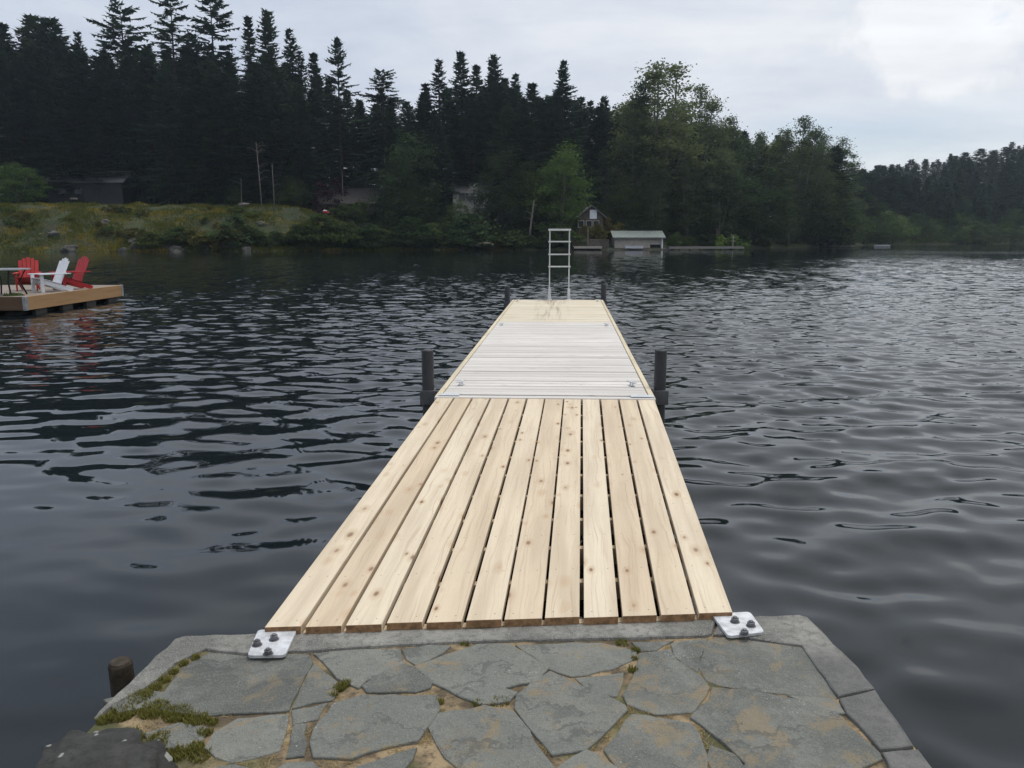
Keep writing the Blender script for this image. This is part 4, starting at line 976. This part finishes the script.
WID = {'fir_': 1.6, 'open': 1.3, 'slim': 1.55, 'roun': 1.35, 'popl': 1.05, 'leaf': 1.3}
def plant(kind, u, vtop, D, label, cat='tree', name=None, group=None, wide=1.0, parts=True, x=None, zt=None, base=None, hmin=.3):
    """stand a tree so that its tip is seen at u, vtop when it grows D metres out"""
    wide = wide*WID.get(kind[:4], 1.0)
    p = at_d(u, vtop, D) if x is None else Vector((x, D, zt)); gz = ground_z(p.x, D)-.25 if base is None else base
    crown, trunk, H = K[kind]; h = max(hmin, p.z-gz); s = h/H
    nm = name or ('fir_tree' if kind[:3] in ('fir', 'ope', 'sli', 'rou', 'far') and 'leaf' not in kind else 'broadleaf_tree')
    r = empty(nm, (p.x, D, gz), random.uniform(0, 6.28)); sw = s*wide; r.scale = (sw, sw, s)
    tag(r, label, cat, group)
    link('trunk', trunk, r); link('crown', crown, r); return r
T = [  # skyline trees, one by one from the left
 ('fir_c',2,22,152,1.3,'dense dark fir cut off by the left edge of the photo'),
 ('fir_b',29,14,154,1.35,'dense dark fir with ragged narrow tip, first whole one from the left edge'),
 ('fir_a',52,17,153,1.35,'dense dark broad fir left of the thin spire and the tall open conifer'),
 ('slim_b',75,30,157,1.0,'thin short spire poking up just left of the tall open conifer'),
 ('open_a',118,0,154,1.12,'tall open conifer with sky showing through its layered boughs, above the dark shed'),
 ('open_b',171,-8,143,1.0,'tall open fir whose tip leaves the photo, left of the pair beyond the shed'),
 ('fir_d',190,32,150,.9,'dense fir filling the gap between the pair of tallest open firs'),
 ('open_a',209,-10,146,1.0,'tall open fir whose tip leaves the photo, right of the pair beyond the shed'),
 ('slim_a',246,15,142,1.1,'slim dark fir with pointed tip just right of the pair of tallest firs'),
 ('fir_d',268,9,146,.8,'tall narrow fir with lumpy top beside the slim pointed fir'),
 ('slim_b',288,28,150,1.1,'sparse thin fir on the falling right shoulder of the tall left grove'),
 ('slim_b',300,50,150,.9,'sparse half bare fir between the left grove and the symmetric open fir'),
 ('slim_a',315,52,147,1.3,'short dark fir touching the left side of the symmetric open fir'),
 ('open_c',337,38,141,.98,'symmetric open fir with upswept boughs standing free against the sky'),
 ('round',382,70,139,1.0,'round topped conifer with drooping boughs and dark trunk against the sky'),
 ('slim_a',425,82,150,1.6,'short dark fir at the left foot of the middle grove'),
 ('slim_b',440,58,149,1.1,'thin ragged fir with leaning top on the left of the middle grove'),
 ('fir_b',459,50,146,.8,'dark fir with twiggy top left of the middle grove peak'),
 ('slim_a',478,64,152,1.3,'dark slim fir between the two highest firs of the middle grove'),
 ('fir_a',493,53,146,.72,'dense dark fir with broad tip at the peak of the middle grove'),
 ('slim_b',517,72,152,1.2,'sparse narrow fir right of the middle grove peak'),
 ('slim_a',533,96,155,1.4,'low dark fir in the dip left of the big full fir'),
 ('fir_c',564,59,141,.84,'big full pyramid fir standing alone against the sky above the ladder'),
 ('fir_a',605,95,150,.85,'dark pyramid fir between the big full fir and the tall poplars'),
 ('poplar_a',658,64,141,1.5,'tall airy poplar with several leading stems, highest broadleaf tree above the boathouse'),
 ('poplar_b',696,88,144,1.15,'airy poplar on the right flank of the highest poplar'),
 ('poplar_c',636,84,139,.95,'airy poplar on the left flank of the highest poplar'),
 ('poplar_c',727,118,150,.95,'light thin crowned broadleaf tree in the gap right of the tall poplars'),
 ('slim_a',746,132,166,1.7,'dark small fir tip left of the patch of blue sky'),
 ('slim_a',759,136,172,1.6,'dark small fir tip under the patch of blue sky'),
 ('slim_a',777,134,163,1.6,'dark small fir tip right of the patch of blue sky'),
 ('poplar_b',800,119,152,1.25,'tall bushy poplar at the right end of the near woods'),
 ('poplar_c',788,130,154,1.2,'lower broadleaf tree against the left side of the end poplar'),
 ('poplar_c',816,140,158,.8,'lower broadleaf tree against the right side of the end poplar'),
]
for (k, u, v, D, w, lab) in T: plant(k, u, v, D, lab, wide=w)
F_ = [ # recognisable lower trees in front
 ('leaf_bright',563,143,131,1.05,'bright green round broadleaf tree behind the top of the ladder'),
 ('leaf_bright',14,163,128,1.9,'bright green maple at the left edge of the photo beside the dark shed'),
 ('leaf_dark',408,132,133,.9,'dark broadleaf tree under the left foot of the middle grove'),
 ('leaf_dark_b',500,146,131,.8,'dull green broadleaf tree standing before the cream house'),
 ('leaf_dark_b',478,197,130,.55,'small dark broadleaf tree hiding the right part of the cream house'),
 ('leaf_dark',458,198,129,.75,'small dark broadleaf tree hiding the foot of the cream house'),
 ('leaf_dark',530,160,134,.9,'dark broadleaf tree just left of the bright green tree'),
 ('leaf_dark_b',612,150,141,.9,'dark broadleaf tree right of the bright green tree, above the brown cottage'),
 ('poplar_c',655,160,131,.9,'mid green broadleaf tree rising behind the boathouse roof'),
 ('poplar_c',722,150,135,1.0,'mid green broadleaf tree behind the cross armed mooring post'),
 ('poplar_c',690,155,134,1.0,'mid green broadleaf tree behind the middle of the long jetty'),
 ('leaf_dark_b',758,168,142,1.1,'dark broadleaf tree right of the end of the long jetty'),
 ('poplar_c',792,180,146,1.1,'mid green broadleaf tree hanging over the water left of the pale boat shelter'),
 ('poplar_c',848,192,178,1.3,'rounded green tree stepping down right of the end poplar'),
 ('leaf_dark',872,196,200,1.3,'low dark green tree at the point behind the moored white boat'),
 ('poplar_c',835,200,166,1.2,'small mid green tree right above the pale boat shelter'),
]
for (k, u, v, D, w, lab) in F_: plant(k, u, v, D, lab, wide=w)
# the dark thick of the wood behind them
n = 0; rr = random.Random(5)
for row, (D0, lo, hi, stepu) in enumerate(((152, 92, 130, 15), (147, 110, 145, 17), (136, 132, 165, 19))):
    u = -60+row*6
    while u < 850:
        sky = np.interp(u, [-60, 60, 230, 290, 345, 400, 450, 500, 560, 620, 660, 720, 770, 850], [-10, -10, -5, 15, 40, 62, 42, 35, 50, 72, 70, 92, 105, 108])
        if not (row == 2 and (-30 < u < 168 or u > 600 or 300 < u < 395 or 435 < u < 490 or 555 < u < 625)):
            k = rr.choice(['fir_a', 'fir_b', 'fir_c', 'fir_d', 'fir_a', 'fir_c'] if u < 620 else ['fir_a', 'fir_c', 'poplar_c', 'poplar_b', 'leaf_dark'])
            if u < 850:
                D = D0+rr.uniform(-3, 4)+(14 if u > 740 else 0)
                plant(k, u+rr.uniform(-6, 6), rr.uniform(lo, hi)*.48+sky*.78, D, 'dark tree packed in the shaded thick of the near woods, below the skyline', group='trees massed in the near woods', wide=rr.uniform(1.0, 1.3))
        u += stepu*rr.uniform(.8, 1.25)
for i in range(34):                                               # dark understorey closing the wood at eye level
    u = rr.uniform(160, 830); D = np.interp(u, [0, 300, 450, 650, 760, 830], [137, 131, 129, 131, 143, 157])+rr.uniform(0, 4)
    if 305 < u < 388 or 565 < u < 612 or 435 < u < 485: continue
    plant(rr.choice(['leaf_dark', 'leaf_dark_b']), u, rr.uniform(165, 200), D, 'low dark broadleaf tree at the foot of the near woods', group='understorey of the near woods', wide=rr.uniform(1.0, 1.5))
# shrubs along the water and on the bank
def shrub(kind, u, vt, D, label, group=None, wide=1.0): plant(kind, u, vt, D, label, 'shrub', 'shrub', group, wide, hmin=.8)
def d_shore(u, back): a = math.degrees(math.atan((u-512)/F_PX)); return (shore(a)+back)*math.cos(R(a))
for i in range(80):
    u = 140+i*9+rr.uniform(-6, 6)
    if 574 < u < 668: continue
    vt = rr.uniform(226, 241) if u < 560 else rr.uniform(233, 242)
    if 185 < u < 470: vt = rr.uniform(214, 238)
    shrub(rr.choice(['shrub_a', 'shrub_b', 'shrub_a', 'shrub_o'] if u < 230 else ['shrub_a', 'shrub_b', 'shrub_dark', 'shrub_dark']), u, vt, d_shore(u, rr.uniform(.6, 3.5)), 'leafy green shrub along the near wooded waterline', 'shrubs along the wooded waterline', rr.uniform(1.2, 2.1))
for i in range(26):
    u = rr.uniform(-10, 260); back = rr.uniform(3, 15); D = d_shore(u, back); p = at_d(u, 240, D); gz = ground_z(p.x, D)
    plant(rr.choice(['shrub_o', 'shrub_o', 'shrub_b', 'shrub_a']), u, 0, D, 'small low shrub on the mossy rock bank below the dark shed', 'shrub', 'shrub', 'low shrubs on the mossy bank', rr.uniform(1.2, 1.8), x=p.x, zt=gz+rr.uniform(.5, 1.3))
shrub('shrub_purple', 330, 181, 133, 'reddish purple shrub left of the weathered brown roof', None, 1.1)
shrub('shrub_bright', 578-2, 232, 124.5, 'light green shrub hugging the left side of the white edged dock', None, 1.0)
shrub('shrub_bright', 674, 233, 126, 'bright green shrub at the right wall of the beige boathouse', None, 1.1)
shrub('shrub_bright', 724, 236, 126.2, 'bright green shrub behind the left of the cross armed post', None, .9)
shrub('shrub_bright', 741, 236, 126.5, 'bright green shrub right of the cross armed post', None, .9)
shrub('shrub_o', 583, 223, 126, 'olive bush hiding the left front of the brown cottage', None, .9)
shrub('shrub_o', 600, 221, 126, 'olive bush hiding the right front of the brown cottage', None, .9)
shrub('shrub_o', 609, 214, 129, 'brownish olive bush right of the brown cottage', None, 1.0)
shrub('blossom', 478, 186, 134, 'shrub with scattered pale blossom before the cream house', None, 1.0)
shrub('shrub_b', 357, 201, 132, 'dark shrub hiding the right wall below the weathered brown roof', None, 1.4)
shrub('shrub_a', 340, 204, 131.5, 'dark shrub hiding the left wall below the weathered brown roof', None, 1.3)
shrub('shrub_a', 250, 205, 128, 'dark green shrub beside the pale snags on the bank', None, 1.0)
# bleached dead trunks
def snag(u, vb, vt, D, r0, label, lean=.0, twigs=5, mat='snag'):
    b = at_d(u, vb, D); t = at_d(u+lean, vt, D); gz = ground_z(b.x, D)-.3; mb = MB(); rs = random.Random(int(u))
    mb.tube([(b.x, D, gz), (b.x*.6+t.x*.4, D+.1, gz*.6+t.z*.4), (t.x, D, t.z)], [r0, r0*.8, r0*.35], 8)
    o = tag(empty('dead_tree', (b.x, D, gz)), label, 'tree'); child_build(mb, 'trunk', M[mat], o, 0, True)
    for k in range(twigs):
        f = rs.uniform(.45, .98); p = Vector((b.x, D, gz)).lerp(Vector((t.x, D, t.z)), f); s = rs.choice((-1, 1)); l = rs.uniform(.6, 1.7)
        mb = MB(); mb.tube([p, p+Vector((s*l*.6, -.2, l*.35)), p+Vector((s*l, -.1, l*.3))], [r0*.35, r0*.2, .02], 5); child_build(mb, 'limb', M[mat], o)
snag(241, 205, 178, 127.5, .06, 'thin grey dead trunk left of the two pale snags', 0, 2)
snag(262, 208, 142, 127, .10, 'twisted grey dead tree with crooked limbs on the bank', -6, 9)
snag(274, 202, 163, 127, .08, 'straight white dead trunk on the bank', -2, 1)
snag(343, 198, 172, 131.5, .06, 'short white dead trunk beside the brown roof', -1, 1)
snag(528, 246, 200, 125.5, .20, 'leaning pale bare trunk at the waterline left of the ladder', 6, 3, 'pale_bark')
# boulders on the bank
for i in range(16):
    u = rr.uniform(-5, 300); back = rr.uniform(.2, 9) if i > 8 else rr.uniform(.0, 2); D = d_shore(u, back); x = (u-512)/F_PX*D*1.015
    s = rr.uniform(.35, .9); o = rock('bank_boulder', (x, D, ground_z(x, D)-s*.12), s*1.3, s, s*.75, M['bank_rock'], i*1.7, rr.uniform(0, 6), .6, 3)
    tag(o, 'weathered grey boulder in the mossy bank across the water', 'boulder', 'boulders in the mossy bank')
for (u, v, D, s, lab) in ((244, 204.5, 128, .5, 'pale flat boulder on the bank crest below the dead trunks'), (74, 199, 133, .35, 'small pale stone on the bank crest under the dark shed'), (484, 245, 121.5, .8, 'pale brown boulder at the waterline below the cream house')):
    p = at_d(u, v, D); tag(rock('bank_boulder', (p.x, D, max(p.z, ground_z(p.x, D))), s*1.7, s, s*.5, M['snag'], u, 0, .3, 3), lab, 'boulder', 'boulders in the mossy bank')
p = at_d(326, 211, 128.5); gz = max(ground_z(p.x, 128.5), p.z-.6); cn = tag(empty('kayak', (p.x, 128.5, gz)), 'red and white kayak lying on the shrubby bank left of the brown roof', 'kayak')
mb = MB(); mb.tube([(p.x-.6, 128.5, gz+.5), (p.x-.3, 128.5, gz+.48), (p.x+.3, 128.4, gz+.35), (p.x+.65, 128.3, gz+.35)], [.04, .18, .18, .04], 10); child_build(mb, 'hull', M['red'], cn, 0, True)
mb = MB(); mb.tube([(p.x-.5, 128.5, gz+.62), (p.x-.3, 128.45, gz+.66), (p.x+.2, 128.4, gz+.66)], [.04, .14, .04], 8); child_build(mb, 'deck', M['white'], cn, 0, True)
# rough grass over the bank
def bank_grass():
    vs, fs, tn = [], [], []; rg = random.Random(3)
    for _ in range(52000):
        u = rg.uniform(-40, 520); back = rg.random()**1.2*(22 if u < 350 else 9); a = math.atan((u-512)/F_PX); q = shore(math.degrees(a))+back
        x, y = q*math.sin(a), q*math.cos(a); c = mnoise.noise((x*.25, y*.25, 7))
        if c < -.3 and rg.random() < .6: continue
        z = ground_z(x, y)-.03; h = rg.uniform(.12, .42)*(1+c); w = h*.30; d = rg.uniform(0, 6.28); b = len(vs)
        vs += [(x-w*math.cos(d), y-w*math.sin(d), z), (x+w*math.cos(d), y+w*math.sin(d), z), (x+rg.uniform(-.15, .15), y+rg.uniform(-.15, .15), z+h)]; fs.append((b, b+1, b+2)); tn.append(min(1, max(0, .5+c+rg.uniform(-.2, .2))))
    tag(link('bank_grass', tri_mesh('bank_grass', vs, fs, tn, M['grass'])), 'rough mossy grass covering the bank across the water', None, None, 'stuff')
bank_grass()
# the far wooded hillside on the right
for i in range(285):
    az = 21.5+17*rr.random(); d = 9+ ((i % 25)/24)**.8*123+rr.uniform(-5, 5); q = shore(az)+d; x, y = q*math.sin(R(az)), q*math.cos(R(az))
    h = rr.uniform(10, 15)*(1 if d > 30 else .8)
    plant(rr.choice(['far_a', 'far_b', 'far_c']), 0, 0, y, 'dark conifer in the massed woods of the far right hillside', name='hillside_conifer', group='conifers on the far hillside', x=x, zt=ground_z(x, y)+h, wide=rr.uniform(1.5, 2.4))
for i in range(14):
    az = rr.uniform(27.5, 30.5); q = shore(az)+rr.uniform(12, 55); x, y = q*math.sin(R(az)), q*math.cos(R(az))
    plant(rr.choice(['far_a', 'far_c']), 0, 0, y, 'dark conifer in the massed woods of the far right hillside', name='hillside_conifer', group='conifers on the far hillside', x=x, zt=ground_z(x, y)+rr.uniform(9, 13), wide=rr.uniform(1.6, 2.4))
for i in range(100):
    az = 21.3+15*rr.random(); d = rr.uniform(.3, 16)*(1 if i > 40 else .25); q = shore(az)+d; x, y = q*math.sin(R(az)), q*math.cos(R(az))
    k = rr.choice(['far_leaf', 'far_leaf_bright', 'far_leaf_dark', 'far_leaf_dark'])
    plant(k, 0, 0, y, 'light green broadleaf tree along the foot of the far right hillside', name='broadleaf_tree', group='broadleaf trees along the far right shore', x=x, zt=ground_z(x, y)+rr.uniform(3.0, 8.0)*(1 if i > 40 else .6), wide=rr.uniform(1.2, 1.9))

# ------------------------------------------------------------------ light and sky
def sky():
    w = bpy.data.worlds.new('World'); scene.world = w; w.use_nodes = True; nt = w.node_tree; g = NG(nt)
    for nd in list(nt.nodes): nt.nodes.remove(nd)
    out = g.n('ShaderNodeOutputWorld'); bg = g.n('ShaderNodeBackground'); bg.inputs['Strength'].default_value = .10
    st = g.n('ShaderNodeTexSky', sky_type='NISHITA'); st.sun_disc = False; st.sun_elevation = R(SUN_EL); st.sun_rotation = R(SUN_AZ)
    d = g.n('ShaderNodeTexCoord').outputs['Generated']; x, y, z = g.sep(d)
    zz = g.math('ADD', g.math('MAXIMUM', z, 0.0), .16)
    p = g.comb(g.math('DIVIDE', x, zz), g.math('DIVIDE', y, zz), 0)
    n1 = g.noise(g.vmath('MULTIPLY', p, (.55, 1.15, 1)), 1.0, 6, .55, .4)      # broad cloud layers
    n2 = g.noise(g.vmath('ADD', p, (3.7, 1.2, .4)), 2.2, 5, .6, .3)
    n3 = g.noise(d, 1.6, 3)
    side = g.step(g.math('ADD', x, g.math('MULTIPLY', z, .5)), -.65, .75)       # thinner cloud towards the sun
    lum = g.math('ADD', g.math('ADD', 5.55, g.math('MULTIPLY', side, 1.7)), g.math('MULTIPLY', g.math('SUBTRACT', n1, .5), 4.2))
    lum = g.math('ADD', lum, g.math('MULTIPLY', g.math('SUBTRACT', n2, .5), 2.2))
    # one brighter heap of cloud high on the right
    cq = g.n('ShaderNodeVectorMath', operation='DISTANCE'); g.put(cq.inputs[0], g.vmath('MULTIPLY', d, (1, 1, 1.9))); cq.inputs[1].default_value = (.455, .865, .40)
    heap = g.math('SUBTRACT', 1.0, g.step(g.math('ADD', cq.outputs['Value'], g.math('MULTIPLY', g.math('SUBTRACT', g.noise(d, 9, 5, .6), .5), .45)), .05, .13))
    lum = g.math('ADD', lum, g.math('MULTIPLY', heap, .95))
    lum = g.math('MINIMUM', g.math('MAXIMUM', lum, 3.8), 9.2)
    cl = g.mix(g.step(lum, 4.6, 8.2), (.77, .885, 1.10), (.965, .985, 1.015))
    cl = g.mix(1.0, cl, g.comb(lum, lum, lum), 'MULTIPLY')
    gap = g.math('MULTIPLY', g.step(g.math('ADD', n2, g.math('MULTIPLY', n3, .3)), .80, .92), .5)
    low = g.math('MULTIPLY', g.step(x, .22, .34), g.math('SUBTRACT', 1, g.step(g.math('ABSOLUTE', g.math('SUBTRACT', z, g.math('ADD', .105, g.math('MULTIPLY', g.math('SUBTRACT', n2, .5), .05)))), .012, .045)))
    gap = g.math('MAXIMUM', gap, g.math('MULTIPLY', low, g.math('MULTIPLY', g.step(n3, .35, .6), .55)))
    L_ = g.mix(gap, cl, st.outputs[0]); g.L.new(L_, bg.inputs[0]); g.L.new(bg.outputs[0], out.inputs[0])
def haze():
    mb = MB(); mb.box((-1300, -1300, -7), (2600, 0, 0), (0, 2600, 0), (0, 0, 72)); m, nt, N, L, B = new_mat('lake_haze'); g = NG(nt)
    N.remove(B); v = g.n('ShaderNodeVolumePrincipled'); v.inputs['Color'].default_value = (.74, .87, 1, 1); v.inputs['Density'].default_value = .00026; v.inputs['Anisotropy'].default_value = .5
    L.new(v.outputs[0], N['Material Output'].inputs['Volume'])
    tag(mb.build('haze', m), 'thin pale haze over the lake', None, None, 'stuff')
haze()
SUN_EL, SUN_AZ = 70.0, 48.0     # sun ahead and to the right, behind thin cloud
sky()
sl = bpy.data.lights.new('sun', 'SUN'); sl.energy = 1.3; sl.angle = R(16); sl.color = (1.0, .96, .90)
so = bpy.data.objects.new('sun', sl); COL.objects.link(so)
dv = Vector((math.sin(R(SUN_AZ))*math.cos(R(SUN_EL)), math.cos(R(SUN_AZ))*math.cos(R(SUN_EL)), math.sin(R(SUN_EL))))
so.rotation_euler = dv.to_track_quat('Z', 'Y').to_euler(); so.location = (20, 20, 40)
vs = scene.view_settings; scene.display_settings.display_device = 'sRGB'
vs.view_transform = 'Standard'; vs.look = 'None'; vs.gamma = 1.0; vs.use_curve_mapping = False; vs.exposure = 0.3
scene.render.engine = 'CYCLES'; scene.cycles.use_denoising = True
scene.cycles.max_bounces = 6; scene.cycles.diffuse_bounces = 2; scene.cycles.glossy_bounces = 3; scene.cycles.transmission_bounces = 2; scene.cycles.volume_bounces = 0
scene.cycles.caustics_reflective = False; scene.cycles.caustics_refractive = False
